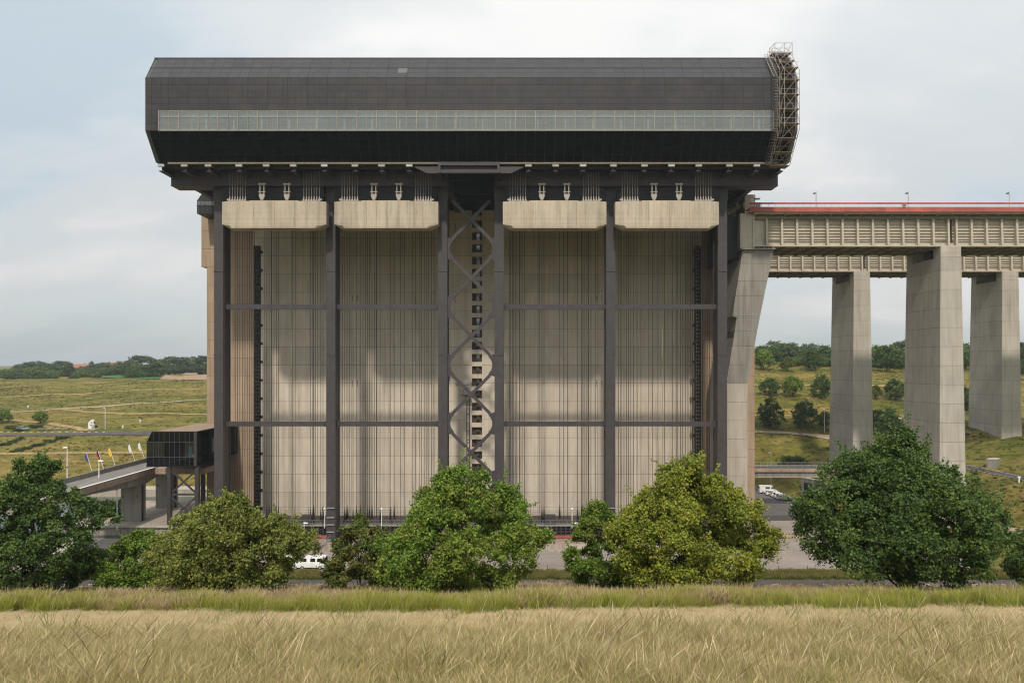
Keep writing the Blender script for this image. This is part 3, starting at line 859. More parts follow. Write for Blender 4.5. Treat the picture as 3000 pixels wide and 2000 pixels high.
# stair windows
stair = MB().box(XS0, XS1, WD + 1.3, WD + 2.1, -2, ZB - .04).build('stair_strip', M['black'], lift)
y_ = 680 - 35.67 * 5
prev = ZB - .05
m_brown = m_plain('brown_shutter', (0.075, 0.048, 0.038), 0.7, 0.3, var=0.3)
while y_ < 1560:
    zt, zb_ = Z(y_, WD), Z(y_ + 23, WD)
    if zt < prev:
        MB().box(XS0 + .004, XS1 - .004, WD - .01, WD + 1.3, zt, prev).build('spandrel', M['wall'], stair)
    w = XS1 - XS0
    fr = MB().box(XS0, XS0 + w * .38, WD + .75, WD + .95, zb_, zt).build('window_panel', m_brown, stair)
    MB().box(XS0 + w * .38, XS0 + w * .44, WD + .7, WD + 1.0, zb_, zt).build('window_post', M['steel2'], stair)
    MB().box(XS0 + w * .74, XS1, WD + .75, WD + .95, zb_, zt).build('window_panel', m_brown, stair)
    zm = zb_ + (zt - zb_) * .45
    MB().box(XS0 + w * .44, XS0 + w * .74, WD + .82, WD + .86, zm, zt - .12).build('window_pane', M['pane'], stair)
    MB().box(XS0 + w * .44, XS0 + w * .74, WD + .82, WD + .86, zb_ + .1, zm - .08).build('window_pane', M['clearpane'], stair)
    MB().box(XS0 + w * .44, XS0 + w * .74, WD + .76, WD + .92, zm - .08, zm).build('window_rail', M['steel2'], stair)
    prev = zb_; y_ += 35.67
MB().box(XS0 + .004, XS1 - .004, WD - .01, WD + 1.3, -1, prev).build('spandrel', M['wall'], stair)
# brown end towers
jb = [Z(729 + 53.27 * k, WD) for k in range(-3, 18)]
for side in (0, 1):
    x0, x1 = ((X(606, WD), XA) if side == 0 else (XB, X(2211, WD)))
    bo = MB().box(x0 + .1, x1 - .1, WD + .1, WD + 19.5, -1.2, ZB - .05).build('end_tower', M['joint'], lift)
    zz_ = [ZB - .05] + [z for z in jb if .6 < z < ZB - 1] + [-1]
    for i in range(len(zz_) - 1):
        za, zb_ = zz_[i+1] + .03, zz_[i] - .03
        xa, xb = x0, x1
        if side == 0 and zz_[i+1] > Z(790, WD): xa = X(590, WD)
        if side == 0 and zz_[i] > Z(775, WD) > zz_[i+1] and zz_[i+1] < Z(790, WD):
            zc1, zc0 = Z(770, WD), Z(800, WD)
            MB().xz([(x0, za), (x1 - .006, za), (x1 - .006, zb_), (X(590, WD), zb_), (X(590, WD), max(zc1, za)), (x0, max(zc0, za))], WD - .012, WD + 19.9).build('concrete_lift', M['brown'], bo)
            continue
        MB().box(xa, xb - .006, WD - .012, WD + 19.9, za, zb_).build('concrete_lift', M['brown'], bo)
# perforated guide rails
for px0, px1, s in ((743, 760, 1), (2037, 2054, -1)):
    D_ = 171.0
    x0, x1 = X(px0, D_), X(px1, D_); xm_ = (x0 + x1) / 2
    zt = Z(722, D_)
    b = MB()
    for xa in (x0, xm_ - .1, x1 - .22): b.box(xa, xa + .22, D_, D_ + 1.0, -1, zt)
    gr = b.build('guide_rail', M['black'], lift)
    n = int(zt / .93); pl = MB()
    for k in range(n):
        pl.box(x0 + .22, x1 - .22, D_ + .1, D_ + .9, k * .93, k * .93 + .42)
    tag(pl.build('rail_rung', M['black'], gr), kind='stuff')
    MB().box(x0, x1, D_, D_ + 1, zt, zt + .2).build('rail_cap', M['black'], gr)
    z_ = zt - 1.3
    while z_ > 2:
        xe = x1 if s > 0 else x0
        MB().box(min(xe, xe + s * .5), max(xe, xe + s * .5), D_ + .1, D_ + .9, z_ - .35, z_ + .35).build('rail_anchor', M['black'], gr)
        z_ -= 4.6
# control cabin at the left top
cd = 170.0
cx0, cx1 = X(577, cd), X(632, cd)
cab = MB().xz([(cx0, Z(626, cd)), (cx1, Z(626, cd)), (cx1, Z(568, cd)), (X(591, cd), Z(568, cd)), (cx0, Z(588, cd))], cd, cd + 8).build('control_cabin', M['panel'], lift)
for k in range(5):
    xa = cx0 + .1 + k * (cx1 - cx0) / 5
    MB().box(xa, xa + (cx1 - cx0) / 5 - .12, cd - .06, cd + .02, Z(601, cd), Z(590, cd)).build('cabin_pane', M['pane'], cab)
for k in range(1, 5):
    xa = cx0 + k * (cx1 - cx0) / 5
    MB().box(xa - .05, xa + .01, cd - .08, cd, Z(626, cd), Z(603, cd)).build('cabin_batten', M['steel2'], cab)
MB().box(cx0 - .1, cx1, cd - .1, cd + .02, Z(603.4, cd), Z(601.6, cd)).build('cabin_sill', M['steel2'], cab)

# gate machinery and posts at the right end below the hall
gm = MB()
gm.box(X(2120, 162), X(2168, 162), 160, 175, Z(760, 160), Z(630, 160))
gmo = gm.build('gate_housing', M['black'], lift)
for k, px in enumerate((2134, 2140, 2147, 2154, 2160, 2166)):
    MB().bar((X(px, 159), 159, Z(632 - k * 4, 159)), (X(px, 159), 159, Z(620 - k * 4, 159)), .25, .25, (1, 0, 0)).build('gate_post', M['cream_dark'], gmo)
for px, w in ((2212, .35), (2219, .35), (2226, .4), (2159, .3), (2180, .45)):
    MB().box(X(px, 166) - w / 2, X(px, 166) + w / 2, 166, 166.5, Z(608, 166), gz0 + .3).build('steel_post', M['cream_dark'], gmo)
MB().box(X(2211, 166), X(2227, 166), 165.9, 166.6, Z(582, 166) - .15, Z(582, 166) + .15).build('post_tie', M['cream_dark'], gmo)
lw = MB().box(X(2182, 170), X(2213, 170), 170, 176, Z(640, 170), Z(570, 170)).build('lobby', M['brown'], gmo)
MB().box(X(2197, 170), X(2210, 170), 169.9, 170.02, Z(596, 170), Z(581, 170)).build('lobby_window', M['pane'], gmo)

# ------------------------------------------------------------------ counterweights
BD = 146.6
CWN = [(646, 953), (977, 1282.5), (1473, 1778), (1804, 2109)]
cwz0, cwz1, cwzm = Z(668, BD), Z(589, BD), Z(660, BD)
names = ['leftmost cream concrete counterweight slab hanging beside the tower edge', 'cream concrete counterweight slab hanging left of the lattice bay',
         'cream concrete counterweight slab hanging right of the lattice bay', 'rightmost cream concrete counterweight slab hanging beside the aqueduct']
for i, (p0, p1) in enumerate(CWN):
    x0, x1 = X(p0, BD), X(p1, BD); L = x1 - x0; xm_ = (x0 + x1) / 2
    cw = empty('counterweight', (xm_, BD + 1.5, cwz0), names[i], 'counterweight', 'concrete counterweights under the hall')
    ch, dp = 1.9, 3.1
    b = MB()
    plan = lambda e, f: [(x0 + e, BD + .75), (x0 + ch + f, BD + f * .2), (x1 - ch - f, BD + f * .2), (x1 - e, BD + .75), (x1 - e, BD + dp), (x0 + e, BD + dp)]
    r0 = [(x, y, cwz0) for x, y in plan(1.7, .4)]
    r1 = [(x, y, cwzm + (0.35 if k in (0, 3, 4, 5) else -.05)) for k, (x, y) in enumerate(plan(0, 0))]
    r2 = [(x, y, cwz1) for x, y in plan(0, 0)]
    b.prism(r0, r1); b.prism(r1, r2)
    blk = b.build('concrete_block', M['counter'], cw)
    MB().box(xm_ - 5.4, xm_ + 5.1, BD + .9, BD + dp - .2, cwz1, cwz1 + .34).build('top_slab', M['counter'], cw)
    MB().box(xm_ - 5.2, xm_ + 5.2, BD + .95, BD + 1.5, cwz0 - .02, cwz0 + .3).build('underside_slot', M['black'], cw)
    for py_ in (655, 641, 625):
        MB().box(x0 + ch, x1 - ch, BD - .012, BD + .05, Z(py_, BD), Z(py_, BD) + .05).build('form_line', M['plinth'], cw)
        for xa, xb in ((x0, x0 + ch), (x1, x1 - ch)):
            MB().prism([(xa, BD + .735, Z(py_, BD)), (xb, BD - .014, Z(py_, BD)), (xb, BD + .1, Z(py_, BD)), (xa, BD + .85, Z(py_, BD))],
                       [(xa, BD + .735, Z(py_, BD) + .05), (xb, BD - .014, Z(py_, BD) + .05), (xb, BD + .1, Z(py_, BD) + .05), (xa, BD + .85, Z(py_, BD) + .05)]).build('form_line', M['plinth'], cw)
    for xj in (xm_ - 4.1, xm_ + .3, xm_ + 4.6):
        MB().box(xj - .02, xj + .02, BD - .012, BD + .05, cwzm, cwz1 - .05).build('form_line', M['joint'], cw)
    hm = MB().box(-.05, .05, -.012, .02, -.05, .05).mesh('tie_hole', M['joint'])
    for zz_ in (cwz1 - .9, cwz1 - 2.4):
        for k in range(10):
            put('tie_hole', hm, cw, (x0 + ch + .8 + k * (L - 2 * ch - 1.6) / 9, BD - .005, zz_))
    ctop_ = ZB - .9
    for base in (x0 + 1.55, x1 - 4.95):
        for k in range(7):
            xx = base + k * .56
            cb = MB().tube((xx, BD + 1.1, cwz1 + .7), (xx, BD + 1.1, ctop_), .065, 6).build('hanger_cable', M['hanger'], cw)
            MB().tube((xx, BD + 1.1, cwz1 + .5), (xx, BD + 1.1, cwz1 + 1.25), .17, 6, .09).build('cable_socket', M['rodwhite'], cw)
            MB().box(xx - .2, xx + .2, BD + .8, BD + 1.4, cwz1 + .05, cwz1 + .55).build('cable_anchor', M['rodwhite'], cw)
        xa = base - .55 if base < xm_ else base + 3.2
        MB().box(xa, xa + .75, BD + .85, BD + 1.3, cwz1 + .38, cwz1 + .7).build('anchor_arm', M['rodwhite'], cw)
    for xx in (xm_ - 2.75, xm_ + 2.65):
        yk = MB()
        yk.xz([(xx - .62, cwz1 + 1.75), (xx + .62, cwz1 + 1.75), (xx + .62, cwz1 + 1.35), (xx + .25, cwz1 + .45), (xx - .25, cwz1 + .45), (xx - .62, cwz1 + 1.35)], BD + .9, BD + 1.3)
        yko = yk.build('yoke', M['rodwhite'], cw)
        for s in (-.42, .42):
            MB().tube((xx + s, BD + 1.1, cwz1 + 1.7), (xx + s, BD + 1.1, cwz1 + 4.2), .12, 6).build('yoke_rod', M['rodwhite'], cw)
            MB().tube((xx + s, BD + 1.1, cwz1 + 4.2), (xx + s, BD + 1.1, ctop_), .05, 5).build('yoke_cable', M['cable'], cw)
        MB().box(xx - .78, xx + .78, BD + .92, BD + 1.28, cwz1 + 2.15, cwz1 + 2.3).build('yoke_plate', M['rodwhite'], cw)
        MB().box(xx - .82, xx + .82, BD + .92, BD + 1.28, cwz1 + 3.75, cwz1 + 4.05).build('yoke_crosshead', M['rodwhite'], cw)

# ------------------------------------------------------------------ boat tank at the bottom with its cables
TD = 158.0
tank = empty('boat_tank', (LIFT_CX, 164, 0), 'long steel boat tank with hanging cables resting at the foot of the lift', 'boat tank')
tx0, tx1 = X(650, TD), X(2100, TD)
body = MB().box(tx0, tx1, TD + .8, TD + 12, -1, 2.6).build('tank_body', M['steel2'], tank)
MB().box(tx0, tx1, TD - .1, TD + .9, 2.75, 2.95).build('tank_edge', M['white'], tank)
for zc in (2.1, 1.45, .75, .1):
    MB().box(tx0, tx1, TD + .3, TD + .82, zc - .09, zc + .09).build('tank_stringer', M['steel'], tank)
rb = MB().box(-.13, .13, 0, .85, -.4, 2.74).mesh('tank_rib', M['steel'])
nr = int((tx1 - tx0) / 1.1)
for k in range(nr): put('tank_rib', rb, tank, (tx0 + .4 + k * 1.1, TD - .02, 0))
bolt = MB().tube((0, 0, -.25), (0, 0, .25), .16, 6).mesh('tank_roller', M['galv'])
for k in range(0, nr, 3): put('tank_roller', bolt, tank, (tx0 + .95 + k * 1.1, TD + .2, .45))
MB().box(tx0, tx1, TD - .3, TD + 1.2, 2.96, 3.0).build('tank_deck', M['galv'], tank)
for px in (880, 1597, 1190, 1950):
    MB().hexa([(X(px, 159), 159, 3.0), (X(px + 33, 159), 159, 3.0), (X(px + 33, 159), 161, 3.0), (X(px, 159), 161, 3.0)],
              [(X(px + 1, 159), 159.1, 5.0), (X(px + 31, 159), 159.1, 5.0), (X(px + 31, 159), 160.9, 5.0), (X(px + 1, 159), 160.9, 5.0)]).build('cabinet', M['galv'] if False else M['steel'], tank)
rl = MB()
for zc in (3.55, 4.15): rl.tube((tx0, TD, zc), (tx1, TD, zc), .03, 4)
rlo = rl.build('railing', M['galv'], tank)
ps = MB().tube((0, 0, 3.0), (0, 0, 4.15), .035, 4).mesh('railing_post', M['galv'])
for k in range(int((tx1 - tx0) / 1.9)): put('railing_post', ps, rlo, (tx0 + .1 + k * 1.9, TD, 0))
nt = MB()
for zc in (5.2, 6.2, 7.3): nt.tube((tx0, 157.6, zc), (tx1, 157.6, zc), .025, 4)
nt.build('net_wire', M['cable'], tank)
npst = MB().tube((0, 0, 0), (0, 0, 7.3), .045, 4).mesh('net_post', M['cable'])
for k in range(34): put('net_post', npst, tank, (tx0 + 1 + k * 3.2, 157.6, 0))
Z5 = lambda z: 600 + z * 900 / 2352
Z6 = lambda z: 1300 + z * 900 / 2352
cab_px = [(Z5(z), w) for z, w in [(v, 1) for v in (233,250,268,290,307,325,343,360,380,460,475,492,510,530,548,563,673,697,810,848,865,888,905)] + [(828, 1.7), (510, 1.5), (835, 1)]]
cab_px += [(Z5(v), 1) for v in (1028,1043,1055,1068,1082,1095,1107,1120,1135,1160,1190,1212,1230,1247,1262,1280,1298,1342,1420,1450,1497,1527,1588,1615,1642,1660,1680,1700,1715,1735,1755)] + [(Z5(1315), 1.7)]
cab_px += [(Z6(v), 1) for v in (503,513,525,535,547,560,600,618,722,735,752,768,888,918,948,1025,1055,1065,1075,1090,1127,1160,1180)] + [(Z6(582), 1.8), (Z6(1107), 1.8)]
cab_px += [(Z6(v), 1) for v in (1338,1380,1398,1415,1432,1452,1480,1510,1570,1600,1640,1690,1750,1780,1792,1812,1830,1850,1870,1890,1905,1925,1940,1983,2000,2017,2034)] + [(Z6(1357), 1.8)]
cab_px += [(Z5(662), 'g'), (Z6(1675), 'g')]
sock = MB().tube((0, 0, 2.9), (0, 0, 4.3), .24, 6, .2); sock.tube((0, 0, 4.3), (0, 0, 6.4), .2, 6, .06)
sockm = sock.mesh('cable_socket', M['black'])
for j, (px, w) in enumerate(sorted(cab_px, key=lambda t: t[0])):
    cdp = 164.0 + ((j * 7) % 5 - 2) * .9
    x = X(px, cdp)
    if w == 'g':
        MB().tube((x, cdp, 3.2), (x, cdp, gz0 + 3), .075, 6).build('green_cable', M['cable_green'], tank); continue
    MB().tube((x, cdp, 3.0), (x, cdp, gz0 + 3), .06 * w, 6).build('lifting_cable', M['cable'], tank)
    if j % 5 < 3: put('cable_socket', sockm, tank, (x, cdp, 0))
# plinths in front of the tank
pl = empty('tank_forecourt', (LIFT_CX, 150, 0), 'stepped concrete forecourt with red kerb in front of the boat tank', 'forecourt')
for k in range(28):
    xa = X(600, 147) + k * 4.1
    MB().box(xa, xa + 4.06, 147.2, 147.6, -.2, 1.35 + .02 * (k % 2)).build('wall_panel', M['leg_light'] if k % 3 else M['plinth'], pl)
    MB().box(xa, xa + 4.06, 146.7, 147.18, -.2, .35).build('kerb_stone', M['plinth'], pl)
MB().box(X(600, 147), X(600, 147) + 115, 147.6, 151.2, -.5, .9).build('lower_slab', M['pink'], pl)
MB().box(X(600, 147), X(600, 147) + 115, 155.6, 157.4, -.5, .65).build('upper_slab', M['pink'], pl)
for k in range(29):
    xa = X(600, 147) + k * 4.0
    MB().box(xa, xa + 3.97, 155.45, 155.6, .75, 1.3).build('red_kerb', M['red'], pl)
fr = MB()
for zc in (1.9, 2.4): fr.tube((X(600, 147), 147.4, zc), (X(600, 147) + 115, 147.4, zc), .025, 4)
fro = fr.build('railing', M['galv'], pl)
ps = MB().tube((0, 0, 1.3), (0, 0, 2.4), .03, 4).mesh('railing_post', M['galv'])
for k in range(58): put('railing_post', ps, fro, (X(600, 147) + .2 + k * 2.0, 147.4, 0))
# small stair in front of the second column
st = empty('access_stair', (colx[1], 147, 0), 'small galvanised access stair in front of a steel column', 'stair')
for s in (0, 1.4):
    MB().bar((colx[1] - 2.4 + s * .5, 146.4 + s * .3, .3), (colx[1] + .4 + s * .5, 146.9 + s * .3, 2.4), .12, .18).build('stringer', M['galv'], st)
    MB().bar((colx[1] - 2.4 + s * .5, 146.4 + s * .3, 1.2), (colx[1] + .4 + s * .5, 146.9 + s * .3, 3.3), .05, .05).build('handrail', M['galv'], st)
for k in range(7):
    t = k / 6
    MB().box(colx[1] - 2.4 + 2.8 * t, colx[1] - 2.4 + 2.8 * t + .45, 146.4 + .5 * t, 147.1 + .5 * t, .3 + 2.1 * t, .36 + 2.1 * t).build('tread', M['galv'], st)

# hoist on the stair wall
hs = empty('mast_hoist', (X(1365, 174), 174, 0), 'small grey hoist cage on a mast against the stair tower wall', 'hoist')
hx0, hx1 = X(1352, 174.4), X(1378, 174.4)
MB().box(hx0 - 1.7, hx1 + .2, 175.2, 175.9, Z(1122.5, 174.4), Z(1118, 174.4)).build('header_beam', M['galv'], hs)
cg = MB()
za, zb_ = Z(1154, 174.4), Z(1124, 174.4)
for xa in (hx0, hx1 - .1):
    for ya in (173.4, 175.3): cg.box(xa, xa + .1, ya, ya + .1, za, zb_)
for zc in np.linspace(za, zb_, 7):
    cg.box(hx0, hx1, 173.38, 173.46, zc - .05, zc + .05)
for xa in np.linspace(hx0, hx1, 7):
    cg.box(xa - .03, xa + .03, 173.47, 173.52, za, zb_)
cg.build('cage', M['galv'], hs)
MB().box(hx0, hx1, 173.6, 175.3, za - .25, za - .03).build('cage_floor', M['steel2'], hs)
MB().box(hx0 + .3, hx1 - .3, 174.6, 175.0, za, zb_).build('cage_back', M['steel'], hs)
for xa in (X(1367, 175), X(1375, 175)):
    MB().box(xa - .09, xa + .09, 175.2, 175.4, 0, za - .3).build('mast', M['steel2'], hs)
for k in range(14):
    MB().box(X(1367, 175), X(1375, 175), 175.25, 175.35, 1 + k * 2.2, 1.2 + k * 2.2).build('mast_rung', M['steel2'], hs)

# ------------------------------------------------------------------ scaffold on the hall's right end
sf = empty('scaffold', (X(2310, DH), DH, ZB), 'pale tube scaffold wrapped round the right end of the dark hall', 'scaffold')
prf = [(142.6, Z(157, 142.6)), (138.2, ZF0 + .9), (138.2, ZF1 - .2), (143.2, ZB - .9)]
inner = [(YT - .2, ZT + .3), (DH - .35, ZF0), (DH - .35, ZF1), (YB - .3, ZB - .3)]
sxs = [SX1 + .25, SX1 + 1.2, SX1 + 3.5, X(2342, 138.3)]
def along(pl, s):
    pl = [Vector(p) for p in pl]; L = [0]
    for a_, b_ in zip(pl, pl[1:]): L.append(L[-1] + (b_ - a_).length)
    s *= L[-1]
    for k in range(len(pl) - 1):
        if s <= L[k+1] + 1e-6:
            return pl[k] + (pl[k+1] - pl[k]) * ((s - L[k]) / (L[k+1] - L[k]))
    return pl[-1]
levels = list(np.linspace(0.0, 1, 10))
bends_o = []
for xx in sxs:
    for pl_, nm in ((prf, 'standard'), (inner, 'standard')):
        for k in range(len(pl_) - 1):
            MB().tube((xx, *pl_[k]), (xx, *pl_[k+1]), .055, 5).build(nm, M['scaf'], sf)
prev = None
for i, s in enumerate(levels):
    po, pi_ = along(prf, s), along(inner, s)
    MB().tube((sxs[0], *po), (sxs[-1], *po), .05, 5).build('ledger', M['scaf'], sf)
    MB().tube((sxs[0], po[0], po[1] + 1.1), (sxs[-1], po[0], po[1] + 1.1), .04, 5).build('guard_rail', M['scaf'], sf)
    for xx in (sxs[0], sxs[-1]):
        MB().tube((xx, *po), (xx, pi_[0], po[1]), .045, 5).build('transom', M['scaf'], sf)
        if prev is not None:
            MB().tube((xx, *po), (xx, *prev[1]), .04, 5).build('end_brace', M['scaf'], sf)
    MB().hexa([(sxs[0], po[0] + .06, po[1] - .05), (sxs[-1], po[0] + .06, po[1] - .05), (sxs[-1], max(pi_[0], po[0] + 1.4) + 1.2, po[1] - .05), (sxs[0] , max(pi_[0], po[0] + 1.4), po[1] - .05)],
              [(sxs[0], po[0] + .06, po[1] + .03), (sxs[-1], po[0] + .06, po[1] + .03), (sxs[-1], max(pi_[0], po[0] + 1.4) + 1.2, po[1] + .03), (sxs[0], max(pi_[0], po[0] + 1.4), po[1] + .03)]).build('deck', M['deckwood'], sf)
    if prev is not None:
        xa, xb = (sxs[1], sxs[2])
        MB().tube((xa, *po), (xb, *prev[0]), .045, 5).build('brace', M['scaf'], sf)
        if i % 2 or i < 4: MB().tube((xb, *po), (xa, *prev[0]), .04, 5).build('brace', M['scaf'], sf)
        MB().tube((sxs[2] + .2, pi_[0] - .6, po[1]), (sxs[3] - .3, prev[1][0] - .6, prev[0][1]), .05, 5).build('ladder', M['scaf'], sf)
        MB().tube((sxs[0], *po), (sxs[1], *prev[0]), .035, 5).build('brace', M['scaf'], sf)
        for k in range(5):
            t = (k + .5) / 5
            q = po.lerp(prev[0], t)
            MB().tube((sxs[0] - .9, q[0] + .6, q[1]), (sxs[0], q[0] + .6, q[1]), .03, 4).build('step_rung', M['scaf'], sf)
    prev = (po, pi_)
for xx in (SX1 - .75, SX1 - .1):
    for k in range(len(inner) - 1):
        MB().tube((xx, *inner[k]), (xx, *inner[k+1]), .06, 5).build('standard', M['steel2'], sf)
for k in range(26):
    q = along(inner, .02 + .96 * k / 25)
    MB().tube((SX1 - .75, *q), (SX1 - .1, *along(inner, .02 + .96 * min(1, (k + (k % 2)) / 25))), .05, 4).build('brace', M['steel2'], sf)
# top cage reaching over the roof
tz0, tz1 = ZT + .1, Z(137, 144)
tx = [X(2246, 144), X(2262, 144), X(2290, 144), X(2312, 144)]
for xx in tx:
    for yy in (142.4, 146.4):
        MB().tube((xx, yy, tz0), (xx, yy, tz1 - (1.2 if xx == tx[0] else 0)), .05, 5).build('standard', M['scaf'], sf)
for zc in (tz1, tz1 - 1.9, tz0 + .6):
    for yy in (142.4, 146.4):
        MB().tube((tx[1] if zc == tz1 else tx[0], yy, zc), (tx[3], yy, zc), .05, 5).build('ledger', M['scaf'], sf)
for a_, b_ in zip(tx, tx[1:]):
    MB().tube((a_, 142.4, tz0), (b_, 142.4, tz1), .04, 5).build('brace', M['scaf'], sf)
    MB().tube((a_, 142.4, tz1 - 1), (b_, 142.4, tz0 + .5), .04, 5).build('brace', M['scaf'], sf)
MB().tube((tx[0], 142.4, tz1 - 1.2), (tx[1], 142.4, tz1), .05, 5).build('brace', M['scaf'], sf)
# sloping access ladder left of the scaffold
for s in (0, .75):
    MB().tube((SX1 - 1.3 + s, YT - .9, ZT + .5), (SX1 - .6 + s, DH - .8, ZF0 + .1), .05, 5).build('ladder_rail', M['scaf'], sf)
for k in range(13):
    t = k / 12
    yy, zc = (YT - .9) + (DH - .8 - YT + .9) * t, ZT + .5 + (ZF0 + .1 - ZT - .5) * t
    MB().tube((SX1 - 1.3 + .7 * t, yy, zc), (SX1 - .55 + .7 * t, yy, zc), .035, 4).build('ladder_rung', M['scaf'], sf)

# ------------------------------------------------------------------ aqueducts on the right
def pier(parent_aq, xc, y0, y1, ztop, zbase, label):
    """U-topped slab pier built of concrete lifts"""
    po = empty('aqueduct_pier', (xc, (y0 + y1) / 2, zbase), label, 'pier', 'concrete aqueduct piers')
    Ht = ztop + 2
    def hw(z): return 2.33 + (Ht - z) * 0.0125
    def yy(z): return (y0 - (Ht - z) * 0.012, y1 + (Ht - z) * 0.012)
    notch = 2.35
    core = MB()
    zs = [ztop - notch - .05] + list(np.arange(ztop - notch - 3.2, zbase - 1, -4.4)) + [zbase - 1.5]
    r = lambda z, i: [(xc - hw(z) + i, yy(z)[0] + i, z), (xc + hw(z) - i, yy(z)[0] + i, z), (xc + hw(z) - i, yy(z)[1] - i, z), (xc - hw(z) + i, yy(z)[1] - i, z)]
    core.hexa(r(zbase - 1.5, .05), r(ztop - notch - .1, .05)); core.build('pier_core', M['joint'], po)
    for k in range(len(zs) - 1):
        MB().hexa(r(zs[k+1] + .03, 0), r(zs[k] - .03, 0)).build('concrete_lift', M['pier'], po)
    za = ztop - notch - .045
    w = (y1 - y0)
    for ya, yb in ((yy(ztop)[0], y0 + w * .2), (y1 - w * .17, yy(ztop)[1])):
        MB().box(xc - hw(za) + .02, xc + hw(za) - .02, ya, yb, za, za + 1.0).build('bearing_ear', M['pier'], po)
        MB().box(xc - hw(za) + .02, xc + hw(za) - .02, ya, yb, za + 1.04, ztop).build('bearing_ear', M['pier'], po)
    MB().box(xc - 1.2, xc + 1.2, y0 + w * .38, y0 + w * .62, za, ztop + .3).build('bearing', M['black'], po)
    # pale vertical groove on the front
    return po

def aqueduct(name, label, D, x0, x1, jx, detail=True):
    k_ = 158.0
    zt, zb_ = Z(641, k_), Z(722, k_)
    aq = empty(name, ((x0 + x1) / 2, D + 7, zb_), label, 'aqueduct', 'twin canal aqueducts')
    web = MB().box(x0, x1, D + .95, D + 13.4, zb_ + .25, Z(611, k_) - .31).build('trough', M['cream_steel'], aq)
    MB().box(x0, x1, D + .02, D + .98, zb_, zb_ + .24).build('bottom_flange', M['cream_steel'], aq)
    MB().box(x0, x1, D + 12.8, D + 13.8, zb_, zb_ + .24).build('bottom_flange', M['cream_steel'], aq)
    MB().box(x0, x1, D + .1, D + .96, zt, zt + .55).build('top_flange', M['cream_dark'], aq)
    pitch = 3.51
    st = MB().hexa([(-.24, -.02, zb_ + .25), (.24, -.02, zb_ + .25), (.24, .95, zb_ + .25), (-.24, .95, zb_ + .25)],
                   [(-.24, .25, zt), (.24, .25, zt), (.24, .95, zt), (-.24, .95, zt)]).mesh('stiffener', M['cream_steel'])
    xs_ = list(np.arange(jx, x0 + .5, -pitch)) + list(np.arange(jx + 1.85, x1, pitch))
    for i, xx in enumerate(xs_): put('stiffener', st, aq, (xx, D, 0))
    ribz = [zb_ + .25 + (zt - zb_) * f for f in (.17, .25, .36, .46, .57, .69, .80, .90)]
    xs_s = sorted(xs_)
    rm = {}
    for i, (a_, b_) in enumerate(zip(xs_s, xs_s[1:])):
        dbl = (i % 12 in (0, 11)) or b_ - a_ < 3
        rr = ribz + ([(p + q) / 2 for p, q in zip(ribz[4:], ribz[5:])] + [(ribz[0] + ribz[1]) / 2] if dbl else [])
        key = (round(b_ - a_, 2), dbl)
        if key not in rm:
            m = MB()
            for zc in rr: m.box(.25, b_ - a_ - .25, .68, .96, zc - .03, zc + .03)
            rm[key] = m.mesh('web_rib', M['cream_steel'])
        put('web_rib', rm[key], aq, (a_, D, 0))
    MB().box(jx + .55, jx + .8, D + .3, D + .93, zb_ + .9, zt).build('expansion_joint', M['black'], aq)
    # cross beams underneath
    cb = MB().box(-.16, .16, .98, 12.8, zb_ - .32, zb_ + .24).mesh('floor_beam', M['cream_dark'])
    for xx in np.arange(x0 + 1, x1, pitch): put('floor_beam', cb, aq, (xx, D, 0))
    for yy in (3.5, 7, 10.5): MB().box(x0, x1, D + yy, D + yy + .3, zb_ - .15, zb_ + .24).build('floor_stringer', M['cream_dark'], aq)
    # walkway with red fascia
    wz0, wz1 = Z(625, k_), Z(611, k_)
    MB().box(x0 - 1, x1, D - 1.45, D + 1.5, wz1 - .3, wz1 - .12).build('walkway', M['cream_dark'], aq)
    MB().box(x0, x1, D - 1.1, D - .9, wz0 - .35, wz0 + .1).build('walkway_beam', M['cream_steel'], aq)
    br = MB().bar((0, -1.1, wz0 - .1), (0, .9, zt + .45), .16, .3, (0, 0, 1)).mesh('walkway_bracket', M['cream_steel'])
    for xx in np.arange(x0 + .6, x1, pitch): put('walkway_bracket', br, aq, (xx, D, 0))
    n = int((x1 - x0 + 1.2) / 5.2)
    fa = MB().box(.01, 5.18, -1.62, -1.46, wz0, wz1).mesh('red_fascia', M['red'])
    fb = MB().box(.01, 5.18, -1.6, -1.5, Z(603, k_), Z(598, k_)).mesh('red_handrail', M['red'])
    for k in range(n):
        put('red_fascia', fa, aq, (x0 - 1.2 + k * 5.2, D, 0))
        put('red_handrail', fb, aq, (x0 - 1.2 + k * 5.2, D, 0))
    MB().tube((x0 - 1, D - 1.5, Z(607, k_)), (x1, D - 1.5, Z(607, k_)), .022, 4).build('railing_wire', M['galv'], aq)
    rp = MB().tube((0, -1.5, wz1), (0, -1.5, Z(600, k_)), .03, 4).mesh('railing_post', M['galv'])
    for xx in np.arange(x0, x1, 1.6): put('railing_post', rp, aq, (xx, D, 0))
    return aq
zbot = Z(722, 158)
A1 = aqueduct('canal_aqueduct', 'near cream steel canal aqueduct with red parapet leaving the lift', 158.0, X(2204, 158), 215, X(2781, 158))
A2 = aqueduct('canal_aqueduct', 'far cream steel canal aqueduct seen below the near one', 200.4, X(2211, 200.4), 240, X(2527, 200.4))
MB().box(X(2169, 157.9), X(2203, 157.9), 157.9, 172, zbot - .35, Z(625, 157.9)).build('end_block', M['cream_steel'], A1)
MB().box(X(2204, 157.9), X(2210, 157.9), 157.8, 158.8, zbot - .35, Z(627, 157.9)).build('end_post', M['cream_steel'], A1)
pier(A1, X(2783, 158) + .2, 158.0, 171.6, zbot, float(H(101, 165)) - 1, 'nearest concrete aqueduct pier behind the big dark right tree')
